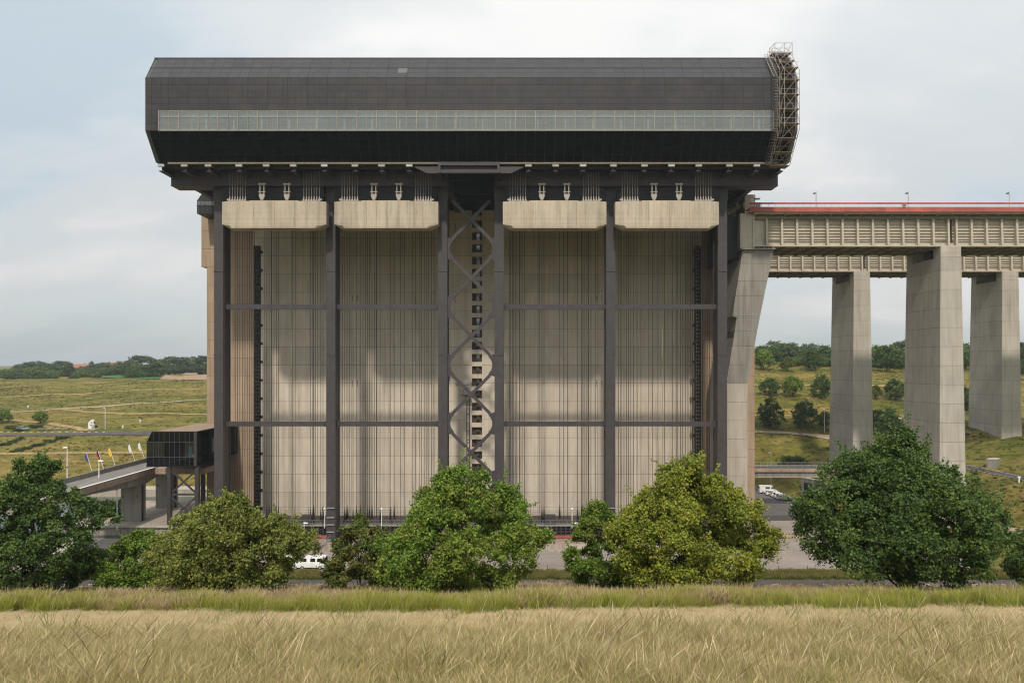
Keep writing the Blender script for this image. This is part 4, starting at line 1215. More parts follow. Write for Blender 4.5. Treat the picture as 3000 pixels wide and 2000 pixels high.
pier(A2, X(2523, 200.4) + .2, 200.4, 214, zbot, float(H(103, 207)), 'concrete pier of the far aqueduct left of the nearest pier')
pier(A2, X(2958, 200.4) + .2, 200.4, 214, zbot, 16.5, 'concrete pier of the far aqueduct near the right edge')
# leg that carries the aqueduct's end
LG = 158.0
lg = empty('leaning_pier', (X(2160, LG), LG + 7, 0), 'slanting grey concrete leg under the aqueduct end beside the lift', 'pier')
edge_r = [(730, 2267), (920, 2228), (1104, 2193), (1123, 2190), (1700, 2190)]
edge_l = [(730, 2176), (927, 2146), (928, 2159), (975, 2152), (1123, 2128), (1700, 2128)]
ei = lambda e, y: float(np.interp(y, [q[0] for q in e], [q[1] for q in e]))
cut = [730, 772, 822, 866, 926, 930, 970, 1013, 1068, 1123, 1177, 1231, 1285, 1339, 1393, 1447, 1501, 1560, 1640]
MB().xz([(X(2190, LG), Z(900, LG)), (X(2186, LG), -1), (X(2132, LG), -1), (X(2150, LG), Z(980, LG)), (X(2170, LG), Z(900, LG)), (X(2185, LG), Z(735, LG)), (X(2262, LG), Z(735, LG))], LG + .12, LG + 13.5).build('leg_core', M['joint'], lg)
for a_, b_ in zip(cut, cut[1:]):
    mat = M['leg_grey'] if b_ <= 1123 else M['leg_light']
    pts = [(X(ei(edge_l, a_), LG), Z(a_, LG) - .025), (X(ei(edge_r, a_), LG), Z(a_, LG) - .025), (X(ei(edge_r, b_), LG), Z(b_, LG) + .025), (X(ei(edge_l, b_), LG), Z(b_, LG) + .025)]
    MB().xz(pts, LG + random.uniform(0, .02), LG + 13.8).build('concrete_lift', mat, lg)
lr = MB()
for zc in (.55, 1.0): lr.tube((X(2172, 157.4), 157.4, Z(730, LG) + zc), (X(2266, 157.4), 157.4, Z(730, LG) + zc), .03, 4)
for px in np.linspace(2172, 2266, 8): lr.tube((X(px, 157.4), 157.4, Z(730, LG)), (X(px, 157.4), 157.4, Z(730, LG) + 1.0), .03, 4)
lr.build('railing', M['galv'], lg)
MB().box(X(2170, LG), X(2268, LG), 157.2, 172, Z(731, LG), Z(728.5, LG)).build('cap_slab', M['leg_light'], lg)

# lamps on the aqueduct
def lamp_on_deck(px, lab):
    D = 170.0
    x = X(px, D); z0 = Z(611, 158); zt = Z(561, D)
    l = empty('street_lamp', (x, D, z0), lab, 'street lamp', 'lamps along the aqueduct')
    MB().tube((x, D, z0 - .2), (x, D, zt), .12, 8, .09).build('pole', M['galv'], l)
    MB().bar((x, D, zt - .35), (x - .35, D, zt - .4), .08, .08).build('arm', M['galv'], l)
    MB().hexa([(x - .85, D - .16, zt - .62), (x - .2, D - .16, zt - .62), (x - .2, D + .16, zt - .62), (x - .85, D + .16, zt - .62)],
              [(x - .6, D - .1, zt - .33), (x - .2, D - .1, zt - .25), (x - .2, D + .1, zt - .25), (x - .6, D + .1, zt - .33)]).build('lamp_head', M['steel2'], l)
lamp_on_deck(2391, 'left lamp post standing on the red railed aqueduct')
lamp_on_deck(2661, 'middle lamp post on the aqueduct beside the round red sign')
lamp_on_deck(2957, 'right lamp post on the aqueduct near the photo edge')
# round red sign with a number
sg = empty('railing_sign', P(2649, 606, 156.3), 'rounded red sign with the number 15 on the aqueduct railing', 'sign')
sx0, sz0 = X(2649.3, 156.2), Z(599.5, 156.2)
pts = [(sx0 + .46 * math.copysign(abs(math.cos(t)) ** .6, math.cos(t)), sz0 + .46 * math.copysign(abs(math.sin(t)) ** .6, math.sin(t))) for t in np.linspace(0, 2 * math.pi, 24, endpoint=False)]
MB().xz(pts, 156.15, 156.22).build('sign_plate', M['red'], sg)
for s in (-.2, .2): MB().box(sx0 + s - .03, sx0 + s + .03, 156.16, 156.24, sz0 - .75, sz0 - .42).build('sign_bracket', M['steel2'], sg)
tx_ = bpy.data.curves.new('sign_number', 'FONT'); tx_.body = '15'; tx_.size = .55; tx_.align_x = 'CENTER'; tx_.align_y = 'CENTER'; tx_.extrude = .008
tx_.materials.append(m_plain('sign_lettering', (0.55, 0.33, 0.28), .5, .3))
_tmp = bpy.data.objects.new('lettering', tx_)
tm_ = bpy.data.meshes.new_from_object(_tmp); bpy.data.objects.remove(_tmp)
to = bpy.data.objects.new('sign_number', tm_); COL.objects.link(to)
to.location = (sx0, 156.135, sz0 + .05); to.rotation_euler = (math.pi / 2, 0, 0)
to.parent = sg; to.matrix_parent_inverse = Matrix.Translation(-sg.location)

# ------------------------------------------------------------------ visitor gallery: dark glass box on steel legs
VD = 153.0
vx0, vx1 = X(429, VD), X(576, VD)
vz0, vz1, vzc = Z(1364, VD), Z(1265, VD), Z(1294, VD)
vg = empty('visitor_gallery', ((vx0 + vx1) / 2, VD + 8, 0), 'dark glazed gallery box on braced black legs left of the lift', 'building')
chx = X(444, VD)
for y0, y1 in ((VD + 22.6, VD + 22.8),):
    MB().xz([(vx0, vz0), (vx1, vz0), (vx1, vz1), (chx, vz1), (vx0, vzc)], y0, y1).build('rear_wall', M['panel'], vg)
MB().box(vx0, vx1, VD + .1, VD + 22.6, vz0, vz0 + .35).build('floor', M['steel2'], vg)
MB().box(chx, vx1, VD + .1, VD + 22.6, vz1 - .3, vz1 - .02).build('roof', M['black'], vg)
MB().box(chx + .5, vx1 - .4, VD + .6, VD + 22.6, vz1 - .01, vz1 + .06).build('roof_gravel', M['roofgravel'], vg)
MB().prism([(vx0, VD + .1, vz0 + .3), (vx0, VD + .1, vzc), (chx, VD + .1, vz1 - .02), (chx + .15, VD + .1, vz1 - .3), (vx0 + .15, VD + .1, vzc - .1), (vx0 + .15, VD + .1, vz0 + .3)],
           [(vx0, VD + 22.6, vz0 + .3), (vx0, VD + 22.6, vzc), (chx, VD + 22.6, vz1 - .02), (chx + .15, VD + 22.6, vz1 - .3), (vx0 + .15, VD + 22.6, vzc - .1), (vx0 + .15, VD + 22.6, vz0 + .3)]).build('side_wall', M['black'], vg)
fx = [vx0] + [X(p * .3401, VD) for p in (1320, 1370, 1413, 1458, 1503, 1548, 1595, 1632)] + [X(1672 * .3401, VD)]
fz = [vz0, Z(920 + 1230 * .3401, VD), vzc, vz1]
for i in range(len(fx) - 1):
    for j in range(3):
        a_, b_ = fx[i] + .03, fx[i+1] - .03
        z0, z1 = fz[j] + .03, fz[j+1] - .03
        mat = M['clearpane'] if (j == 1 and i in (0, 1, 2, 7, 8)) else M['darkpane']
        if j == 2 and i == 0:
            MB().xz([(a_ + .1, z0), (b_, z0), (b_, z1), (max(a_, chx), z1)], VD, VD + .04).build('pane', mat, vg)
        else:
            MB().box(a_, b_, VD, VD + .04, z0, z1).build('pane', mat, vg)
for i, xx in enumerate(fx[1:-1]):
    MB().box(xx - .025, xx + .025, VD - .03, VD + .08, vz0, vz1).build('mullion', M['greenjoint'], vg)
for zc in fz[1:3]:
    MB().box(vx0, vx1, VD - .035, VD + .09, zc - .04, zc + .04).build('transom', M['greenjoint'], vg)
MB().box(X(568, VD), vx1, VD - .06, VD + .3, vz0, vz1).build('corner_post', M['steel2'], vg)
MB().box(vx0 - .05, vx1 + .05, VD - .05, VD + .35, vz0 - .25, vz0 - .002).build('bottom_frame', M['black'], vg)
MB().box(chx, vx1 + .05, VD - .05, VD + .35, vz1, vz1 + .15).build('top_frame', M['black'], vg)
for k in range(9):
    ya = VD + .4 + k * 2.45
    for j in range(3):
        z0, z1 = fz[j] + .03, fz[j+1] - .03
        MB().box(vx1 - .04, vx1, ya, ya + 2.4, z0, z1).build('side_pane', M['pane'] if (j == 1 and k in (3, 4, 5)) else M['darkpane'], vg)
MB().box(vx1 - .06, vx1 + .04, VD + .3, VD + 22.6, vz1 - .02, vz1 + .15).build('side_fascia', M['black'], vg)
# lit interior pieces
MB().box(vx0 + .4, vx1 - .4, VD + 6, VD + 6.2, vz0 + .4, vz1 - .4).build('inner_wall', M['black'], vg)
for px in (440, 447, 455): MB().box(X(px, VD) - .1, X(px, VD) + .1, VD + 2.5, VD + 2.7, vz0 + .4, fz[2]).build('inner_post', M['rodwhite'], vg)
ds = empty('display_stand', (X(550, VD), VD + 1.2, vz0 + .35), 'bright blue display stand behind the gallery glass', 'display stand')
MB().hexa([(X(545, VD), VD + .9, vz0 + .4), (X(556, VD), VD + .9, vz0 + .4), (X(556, VD), VD + 1.5, vz0 + .4), (X(545, VD), VD + 1.5, vz0 + .4)],
          [(X(546, VD), VD + 1, vz0 + 4.0), (X(555, VD), VD + 1, vz0 + 4.4), (X(555, VD), VD + 1.4, vz0 + 4.4), (X(546, VD), VD + 1.4, vz0 + 4.0)]).build('panel', M['blue_thing'], ds)
MB().lathe((X(558, VD), VD + 1.1, vz0 + .4), [(.25, 0), (.3, 1.2), (.15, 1.5), (.2, 1.9), (.05, 2.1)], 8).build('figure_base', M['white'], ds)
# legs and bracing
legx = [X(497, VD + .6), X(583, VD + .6) - .35]
for xx in legx:
    for yy in (VD + .6, VD + 17):
        MB().box(xx - .42, xx + .42, yy - .42, yy + .42, 2.0 if yy < 153.5 else QZ - .1, vz0 - .2).build('leg', M['steel2'], vg)
zt_, zm_, zl_ = vz0 - .8, 11.0, 4.9
for z1, z0 in ((zt_, zm_), (zm_ - .2, zl_)):
    for a_, b_ in ((z1, z0), (z0, z1)):
        MB().bar((legx[0], VD + .6 + (.02 if a_ > b_ else .28), a_), (legx[1], VD + .6 + (.02 if a_ > b_ else .28), b_), .22, .38).build('brace', M['steel2'], vg)
for zc in (zm_, zl_ - .2):
    MB().box(legx[0], legx[1], VD + .5, VD + .75, zc - .2, zc + .2).build('tie_beam', M['steel2'], vg)

# ------------------------------------------------------------------ access bridge at the left
rb_ = empty('access_bridge', (-89, 150, QZ), 'concrete access bridge on square piers leading to the lift at left', 'bridge')
bz = EYE - 24.2
MB().box(-92.3, -85.4, 118, 181, bz - .35, bz).build('deck', m_plain('bridge_asphalt', (0.20, 0.185, 0.17), .92, .15, var=.2, nscale=.6), rb_)
MB().box(-92.7, -92.3, 118, 181, bz - 1.2, bz + 1.0).build('parapet', M['leg_grey'], rb_)
MB().box(-85.4, -85.0, 118, 160.8, bz - 1.25, bz + .14).build('edge_beam', M['pink'], rb_)
MB().box(-85.5, -84.95, 118, 160.8, bz + .14, bz + .22).build('kerb', M['white'], rb_)
MB().yz([(118, bz - .36), (181, bz - .36), (181, bz - 2.0), (166, bz - 2.0), (159.5, bz - 3.2), (155.8, bz - 3.2), (138, bz - 1.9), (118, bz - 1.8)], -91.6, -86.0).build('girder', M['leg_grey'], rb_)
MB().box(-85.0, X(600, 161), 160.9, 175.9, bz - 1.4, bz - .02).build('landing_slab', M['pink'], rb_)
for (px0, px1, d) in ((354, 412, 156.6), (456, 508, 171.4)):
    x0, x1 = X(px0, d), X(px1, d)
    zs = [QZ, 8.3, bz - 3.2 if d < 160 else bz - 2.0]
    for za, zb_ in zip(zs, zs[1:]):
        MB().box(x0, x1, d, d + 2.2, za + .02, zb_ - .02).build('pier', M['leg_grey'], rb_)
    MB().box(x0 + .1, x1 - .1, d + .1, d + 2.1, QZ, zs[-1] - .005).build('pier_core', M['joint'], rb_)
    MB().tube((x1 + .15, d + .6, QZ), (x1 + .15, d + .6, zs[-1]), .16, 8).build('drain_pipe', M['black'], rb_)
    for px in ((358, 398) if d < 160 else (461,)):
        MB().box(X(px, d), X(px, d) + .35, d - .03, d + .05, Z(1456 if d < 160 else 1424, d), Z(1456 if d < 160 else 1424, d) + .35).build('wall_box', M['black'], rb_)
MB().bar((-85.2, 160, bz - 2.2), (X(470, 161), 160.4, bz - 1.5), .2, .2).build('drain_pipe', M['black'], rb_)
# flags
def flag(bx, by, tx, ty, cols, lab):
    d = -92.5 * FPX / (bx - CX)
    b = Vector(P(bx, by, d)); t = Vector(P(tx, ty, d))
    f = empty('flag', tuple(b), lab, 'flag', 'flags on the access bridge')
    MB().tube(b, t, .055, 6, .04).build('pole', M['white'], f)
    # hanging cloth: folded strip along the pole's upper part
    n = 8; v = []; fc = []
    L = 2.0
    for k in range(n + 1):
        s = k / n
        z = t.z - .1 - L * s; xl_ = t.x + (b.x - t.x) * (.1 + L * s) / (t.z - b.z) - .03
        w = .15 + .6 * math.sin(math.pi * min(1, s * .9 + .12)) * (.55 + .45 * s)
        for j in range(5):
            q = j / 4
            v.append((xl_ - w * q, d - .05 + .10 * math.sin(q * 7 + s * 4), z - .25 * q * (1 - s)))
    for k in range(n):
        for j in range(4): fc.append((k * 5 + j, k * 5 + j + 1, (k + 1) * 5 + j + 1, (k + 1) * 5 + j))
    per = max(1, (n * 4) // len(cols))
    me = bpy.data.meshes.new('cloth'); me.from_pydata(v, [], fc)
    for c in cols: me.materials.append(m_plain('flag_cloth', c, .8, .1, var=.12, nscale=4))
    for i, p in enumerate(me.polygons):
        p.material_index = min(len(cols) - 1, (i % 4) * len(cols) // 4)
    me.shade_smooth(); o = put('cloth', me, f)
    so = o.modifiers.new('thickness', 'SOLIDIFY'); so.thickness = .02
z6 = lambda x, y: (x * .3401, 920 + y * .3401)
flag(*z6(790, 1345), *z6(743, 1190), [(.05, .07, .28)], 'dark blue flag on a leaning white pole, leftmost on the bridge')
flag(*z6(893, 1333), *z6(843, 1170), [(.02, .02, .02), (.05, .04, .05), (.45, .05, .05), (.45, .05, .05)], 'black and red flag on a leaning pole beside the blue one')
flag(*z6(990, 1300), *z6(943, 1150), [(.75, .48, .03)], 'yellow flag on a leaning white pole in mid bridge')
flag(*z6(1162, 1263), *z6(1115, 1120), [(.75, .75, .75)], 'white flag on a leaning pole beside the yellow one')
flag(*z6(1243, 1243), *z6(1200, 1105), [(.72, .73, .76)], 'white flag on a leaning pole nearest the dark gallery')

# ------------------------------------------------------------------ service bridge and parking at the right
sb = empty('service_bridge', (86, 192, 0), 'low concrete service bridge with grey railings over the parking', 'bridge')
SD = 190.0; sz = Z(1374, SD)
sbx0, sbx1 = X(2205, SD), 112
for k in range(18):
    xa = sbx0 + k * 2.6
    if xa < sbx1: MB().box(xa, xa + 2.57, SD - .15, SD + .3, Z(1382, SD), sz + .08).build('fascia_panel', M['pink'], sb)
MB().box(sbx0, sbx1, SD + .1, SD + 5.6, Z(1382, SD) + .05, sz).build('deck', M['asphalt'], sb)
MB().box(sbx0, sbx1, SD + .35, SD + 5, Z(1398, SD), Z(1382, SD) + .04).build('girder', M['leg_grey'], sb)
MB().box(sbx0, sbx1, SD + .2, SD + 5.1, Z(1398.6, SD), Z(1396.4, SD)).build('girder_flange', M['leg_light'], sb)
for yy in (SD + .05, SD + 5.4):
    r = MB()
    for zc in (.15, 1.1): r.tube((sbx0, yy, sz + zc), (sbx1, yy, sz + zc), .045, 5)
    ro = r.build('railing', M['galv'], sb)
    pm = MB().tube((0, 0, sz), (0, 0, sz + 1.1), .04, 5).mesh('railing_post', M['galv'])
    bm_ = MB()
    for q in range(1, 9): bm_.tube((q * .21, 0, sz + .15), (q * .21, 0, sz + 1.1), .012, 3)
    bmm = bm_.mesh('baluster', M['galv'])
    for k in range(int((sbx1 - sbx0) / 1.94)):
        put('railing_post', pm, ro, (sbx0 + .3 + k * 1.94, yy, 0)); put('baluster', bmm, ro, (sbx0 + .3 + k * 1.94, yy, 0))
ab = empty('bridge_abutment', (88, 205, 0), 'grey concrete abutment with dark door below the service bridge', 'wall')
ax0 = X(2346, 206)
MB().xy([(ax0, 206), (ax0 + .8, 206.4), (95, 186), (94.2, 185.4)], 0, Z(1399, 206)).build('abutment_wall', M['leg_grey'], ab)
MB().xy([(ax0 - .05, 205.9), (ax0 + .9, 206.5), (95.2, 186), (94.2, 185.2)], Z(1399, 206), Z(1396, 206)).build('coping', M['leg_light'], ab)
dx = (94.2 - ax0) / (185.4 - 206)
MB().xy([(ax0 + dx * -1.2 - .06, 204.8), (ax0 + dx * -1.2 + .1, 204.85), (ax0 + dx * -4.2 + .1, 201.85), (ax0 + dx * -4.2 - .06, 201.8)], .1, 5.0).build('door', M['black'], ab)
cb = empty('concrete_chamber', on_ground(2915, 1368, 150), 'small grey concrete chamber on the grassy bank at right', 'bunker')
g = cb.location
MB().xy([(g.x - 2.3, g.y), (g.x - .1, g.y - .8), (g.x + 2.7, g.y + 1.8), (g.x + .5, g.y + 2.6)], g.z - 1, g.z + 2.0).build('chamber_walls', M['leg_grey'], cb)
MB().xy([(g.x - 2.4, g.y), (g.x - .1, g.y - .95), (g.x + 2.85, g.y + 1.8), (g.x + .5, g.y + 2.75)], g.z + 2.0, g.z + 2.2).build('chamber_roof', M['leg_light'], cb)

# cars
def car(name, label, loc, rz, kind='hatch', group=None, paint=None, scale=1.0):
    c = empty(name, (0, 0, 0), label, 'van' if kind in ('van', 'camper') else 'car', group)
    pt = paint or M['white']
    if kind == 'hatch':
        L, W = 4.2, 1.76
        low = [(-2.1, .32), (-2.12, .62), (-2.02, .95), (-.9, .98), (.9, .96), (1.75, .82), (2.08, .62), (2.1, .32)]
        top = [(-2.0, .95), (-1.55, 1.42), (-.6, 1.52), (.25, 1.47), (1.05, .95)]; ri = .22
        wh = (-1.3, 1.28); wr = .32
    else:
        L, W = 5.6, 2.0
        low = [(-2.8, .38), (-2.82, .9), (-2.8, 1.35), (1.4, 1.35), (2.2, 1.2), (2.72, .95), (2.8, .6), (2.78, .38)]
        top = [(-2.8, 1.35), (-2.72, 2.35), (-2.4, 2.5), (.9, 2.48), (1.35, 2.3), (2.0, 1.28)]; ri = .12
        wh = (-1.75, 1.75); wr = .36
    h = W / 2
    m = MB()
    ins = lambda p, i: [(x, -h + i, z) for x, z in p]
    m.prism([(x, -h + .07, z) if z < .4 or z > .9 else (x, -h, z) for x, z in low], [(x, h - .07, z) if z < .4 or z > .9 else (x, h, z) for x, z in low])
    m.prism([(x, -h + .08 + ri * (z - top[0][1]) / .6, z) for x, z in top], [(x, h - .08 - ri * (z - top[0][1]) / .6, z) for x, z in top])
    m.build('body', pt, c)
    zb_, zt = (1.0, 1.4) if kind == 'hatch' else (1.5, 2.15)
    for s in (-1, 1):
        yo = lambda z: s * (h - .075 - ri * (z - top[0][1]) / .6)
        spans = [(-1.55, -.75), (-.68, .1), (.16, .72)] if kind == 'hatch' else ([(-1.0, .35), (.75, 1.55)] if kind == 'van' else [(-2.2, -1.1), (-.8, .2), (.9, 1.6)])
        for x0, x1 in spans:
            sh = .18 if kind == 'hatch' else .05
            fr_ = (x1 == spans[-1][1]); bk = (x0 == spans[0][0]) and kind == 'hatch'
            MB().prism([(x0 - (.2 if bk else 0), yo(zb_), zb_), (x1 + (.28 if fr_ else 0), yo(zb_), zb_), (x1 - .08, yo(zt), zt), (x0 + .02, yo(zt), zt)],
                       [(x0 - (.2 if bk else 0), yo(zb_) + s * .012, zb_), (x1 + (.28 if fr_ else 0), yo(zb_) + s * .012, zb_), (x1 - .08, yo(zt) + s * .012, zt), (x0 + .02, yo(zt) + s * .012, zt)]).build('side_window', M['carglass'], c)
        for wx in wh:
            w = MB().tube((wx, s * (h - .2), wr), (wx, s * (h + .02), wr), wr, 14).build('wheel', M['tyre'], c)
            MB().tube((wx, s * (h + .018), wr), (wx, s * (h + .035), wr), wr * .6, 10).build('hubcap', M['galv'], w)
        MB().box(-L/2 - .03, -L/2 + .12, s * (h - .25) - .12, s * (h - .25) + .12, .72, 1.0).build('tail_light', M['red'], c)
        MB().box(L/2 - .2, L/2 - .02, s * (h - .35) - .2, s * (h - .35) + .2, .62, .76).build('headlight', M['galv'], c)
    a_, b_ = (top[-1], top[-2])
    nx_, nz_ = (a_[1] - b_[1]) * -1, (a_[0] - b_[0])
    ln = math.hypot(nx_, nz_); nx_, nz_ = nx_ / ln * .02, nz_ / ln * .02
    y0 = h - .2 - ri * .2; y1 = h - .2 - ri * .75
    pa = (a_[0] + (b_[0] - a_[0]) * .1, a_[1] + (b_[1] - a_[1]) * .1); pb_ = (a_[0] + (b_[0] - a_[0]) * .9, a_[1] + (b_[1] - a_[1]) * .9)
    MB().prism([(pa[0], -y0, pa[1]), (pa[0], y0, pa[1]), (pb_[0], y1, pb_[1]), (pb_[0], -y1, pb_[1])],
               [(pa[0] + nx_, -y0, pa[1] + nz_), (pa[0] + nx_, y0, pa[1] + nz_), (pb_[0] + nx_, y1, pb_[1] + nz_), (pb_[0] + nx_, -y1, pb_[1] + nz_)]).build('windscreen', M['carglass'], c)
    zr0, zr1 = (1.02, 1.36) if kind == 'hatch' else (1.45, 2.2)
    xr = lambda z: np.interp(z, [top[0][1], top[1][1]], [top[0][0], top[1][0]])
    MB().prism([(xr(zr0), -.62, zr0), (xr(zr0), .62, zr0), (xr(zr1), .56, zr1), (xr(zr1), -.56, zr1)],
               [(xr(zr0) - .03, -.62, zr0), (xr(zr0) - .03, .62, zr0), (xr(zr1) - .03, .56, zr1), (xr(zr1) - .03, -.56, zr1)]).build('rear_window', M['carglass'], c)
    c.location = loc; c.rotation_euler = (0, 0, rz); c.scale = (scale,) * 3
    return c
gz_ = .046
car('parked_van', 'white panel van at the far end of the parked row', (X(2252, 213), 213.5, gz_), math.radians(-6), 'van', 'vehicles parked under the service bridge')
lab = ['second parked vehicle, white car half hidden beside the van', 'third white car in the parked row', 'fourth white car, just behind the foremost one', 'foremost white car in the parked row']
for k, (px, d) in enumerate(((2265, 210.0), (2280, 207.6), (2289, 205.4), (2298, 203.0))):
    car('parked_car', lab[k], (X(px, d), d, gz_), math.radians(-6), 'hatch', 'vehicles parked under the service bridge', scale=1.05)
g = on_ground(67, 1261, 215)
car('parked_car', 'lone grey blue car parked by the hill road at left', (g[0], g[1], g[2] + .15), .1, 'hatch', None, m_plain('grey_blue_paint', (.25, .3, .34), .35, .5, .2, var=.05))
car('camper_van', 'white camper van beside the verge seen between two trees', (X(910, 133.4), 134.6, .05), math.pi, 'camper', None, None, 1.0)
car('camper_van', 'white van mostly hidden behind the yellowish tree', (X(838, 133.2), 134.6, .05), math.pi, 'camper', None, None, .95)
# bay lines of the parking
for a_, b_ in (((2240, 1437), (2285, 1461)), ((2285, 1461), (2322, 1461)), ((2307, 1471), (2333, 1486)), ((2307, 1471), (2380, 1470))):
    d0, d1 = EYE * FPX / (a_[1] - CY), EYE * FPX / (b_[1] - CY)
    MB().bar((X(a_[0], d0), d0, .052), (X(b_[0], d1), d1, .052), .14, .008).build('bay_line', M['white'], lot)
d0, d1 = EYE * FPX / (1462 - CY), EYE * FPX / (1471 - CY)
MB().xy([(X(2316, d0), d0), (X(2350, d0), d0), (X(2352, d1), d1), (X(2332, d1), d1)], .046, .056).build('light_slab', M['leg_light'], lot)

# underground stair with rail, hazard barrier
us = empty('basement_stair', (X(2290, 146), 146, 0), 'concrete surround of a sunken stair with railing on the platform', 'stairwell')
u0, u1 = X(2225, 146), X(2312, 146)
MB().box(u0, u1, 145.2, 145.6, 0, .5).build('front_wall', M['plinth'], us)
MB().xy([(u1, 145.2), (u1 + .4, 145.3), (u1 - 3.0, 151.6), (u1 - 3.4, 151.5)], 0, .5).build('side_wall', M['plinth'], us)
MB().box(u0, u1 - 3.0, 151.2, 151.6, 0, .5).build('rear_wall', M['leg_light'], us)
MB().xy([(u0, 145.6), (u1 - .2, 145.6), (u1 - 3.2, 151.2), (u0, 151.2)], .03, .06).build('pit_floor', M['black'], us)
r = MB()
for zc in (.95, 1.4):
    r.tube((u0, 151.4, zc), (u1 - 3.2, 151.4, zc), .03, 4); r.tube((u1 - 3.2, 151.4, zc), (u1 + .2, 145.4, zc), .03, 4)
for t in np.linspace(0, 1, 7):
    r.tube((u0 + (u1 - 3.2 - u0) * t, 151.4, .5), (u0 + (u1 - 3.2 - u0) * t, 151.4, 1.4), .03, 4)
    r.tube((u1 - 3.2 + 3.4 * t, 151.4 - 6 * t, .5), (u1 - 3.2 + 3.4 * t, 151.4 - 6 * t, 1.4), .03, 4)
r.build('railing', M['galv'], us)
hb = empty('hazard_barrier', (X(2312, 157), 157, 0), 'yellow and black striped barrier on the platform beside the right tree', 'barrier')
m_y = m_plain('hazard_yellow', (.62, .42, .05), .5, .4, var=.1)
for zc in (.45, 1.2):
    for k in range(14):
        MB().box(X(2284, 157) + k * .34, X(2284, 157) + k * .34 + .33, 157, 157.06, zc - .09, zc + .09).build('stripe', m_y if k % 2 else M['black'], hb)
for px in (2285, 2304, 2323, 2342):
    MB().box(X(px, 157) - .05, X(px, 157) + .05, 157.06, 157.14, 0, 1.35).build('post', m_y, hb)

# ------------------------------------------------------------------ lamp posts
def lamp(px, y_top, y_base, d, lab, group=None, dirx=-1, z0=None, globe=False):
    x = X(px, d); zb_ = Z(y_base, d) if z0 is None else z0; zt = Z(y_top, d)
    l = empty('street_lamp', (x, d, zb_), lab, 'street lamp', group)
    MB().tube((x, d, zb_ - .3), (x, d, zt), .11, 8, .08).build('pole', M['white'], l)
    if globe:
        MB().lathe((x, d, zt), [(.08, -.2), (.30, -.1), (.32, .04), (.12, .2), (.04, .4)], 10).build('lamp_head', M['white'], l)
    else:
        MB().hexa([(x + dirx * .95, d - .18, zt - .12), (x - dirx * .1, d - .18, zt - .1), (x - dirx * .1, d + .18, zt - .1), (x + dirx * .95, d + .18, zt - .12)],
                  [(x + dirx * .8, d - .1, zt + .08), (x - dirx * .1, d - .1, zt + .12), (x - dirx * .1, d + .1, zt + .12), (x + dirx * .8, d + .1, zt + .08)]).build('lamp_head', M['white'], l)
g = on_ground(308, 1257, 215); lamp(308, 1194, 1257, g[1], 'tall white lamp post beside the white sculpture', 'white lamp posts', -.6)
lamp(197, 1310, 1395, 150, 'white lamp post half hidden behind the leftmost tree', 'white lamp posts', -1)
lamp(290, 1349, 1393, 147, 'white lamp post on the access bridge in front of the flags', 'white lamp posts', 1, z0=bz)
lamp(343, 1434, 1482, 150, 'short white post on the quay under the access bridge', 'white lamp posts', -.3, z0=QZ)
lamp(2259, 1325, 1410, 218, 'white lamp post rising behind the service bridge', 'white lamp posts', -1, z0=0)
g = on_ground(2415, 1267, 225); lamp(2415, 1198, 1267, g[1], 'white lamp post left of the far aqueduct pier', 'white lamp posts', -.8)
g = on_ground(2640, 1262, 210); lamp(2640, 1225, 1262, g[1], 'lamp head showing left of the nearest pier', 'white lamp posts', -1)
lamp(951, 1490, 1545, 157.2, 'globe lamp beside the second steel column', 'platform globe lamps', globe=True, z0=2.9)
lamp(1118, 1490, 1545, 157.2, 'globe lamp above the small reddish tree', 'platform globe lamps', globe=True, z0=2.9)
lamp(1676, 1490, 1533, 157.2, 'globe lamp on the tank right of the lattice bay', 'platform globe lamps', globe=True, z0=2.9)
lamp(891, 1531, 1575, 152, 'small bent lamp left of the second steel column', 'platform globe lamps', dirx=.9, z0=.9)
lamp(1691, 1531, 1575, 152, 'small bent lamp right of the tank cabinets', 'platform globe lamps', dirx=-.7, z0=.9)

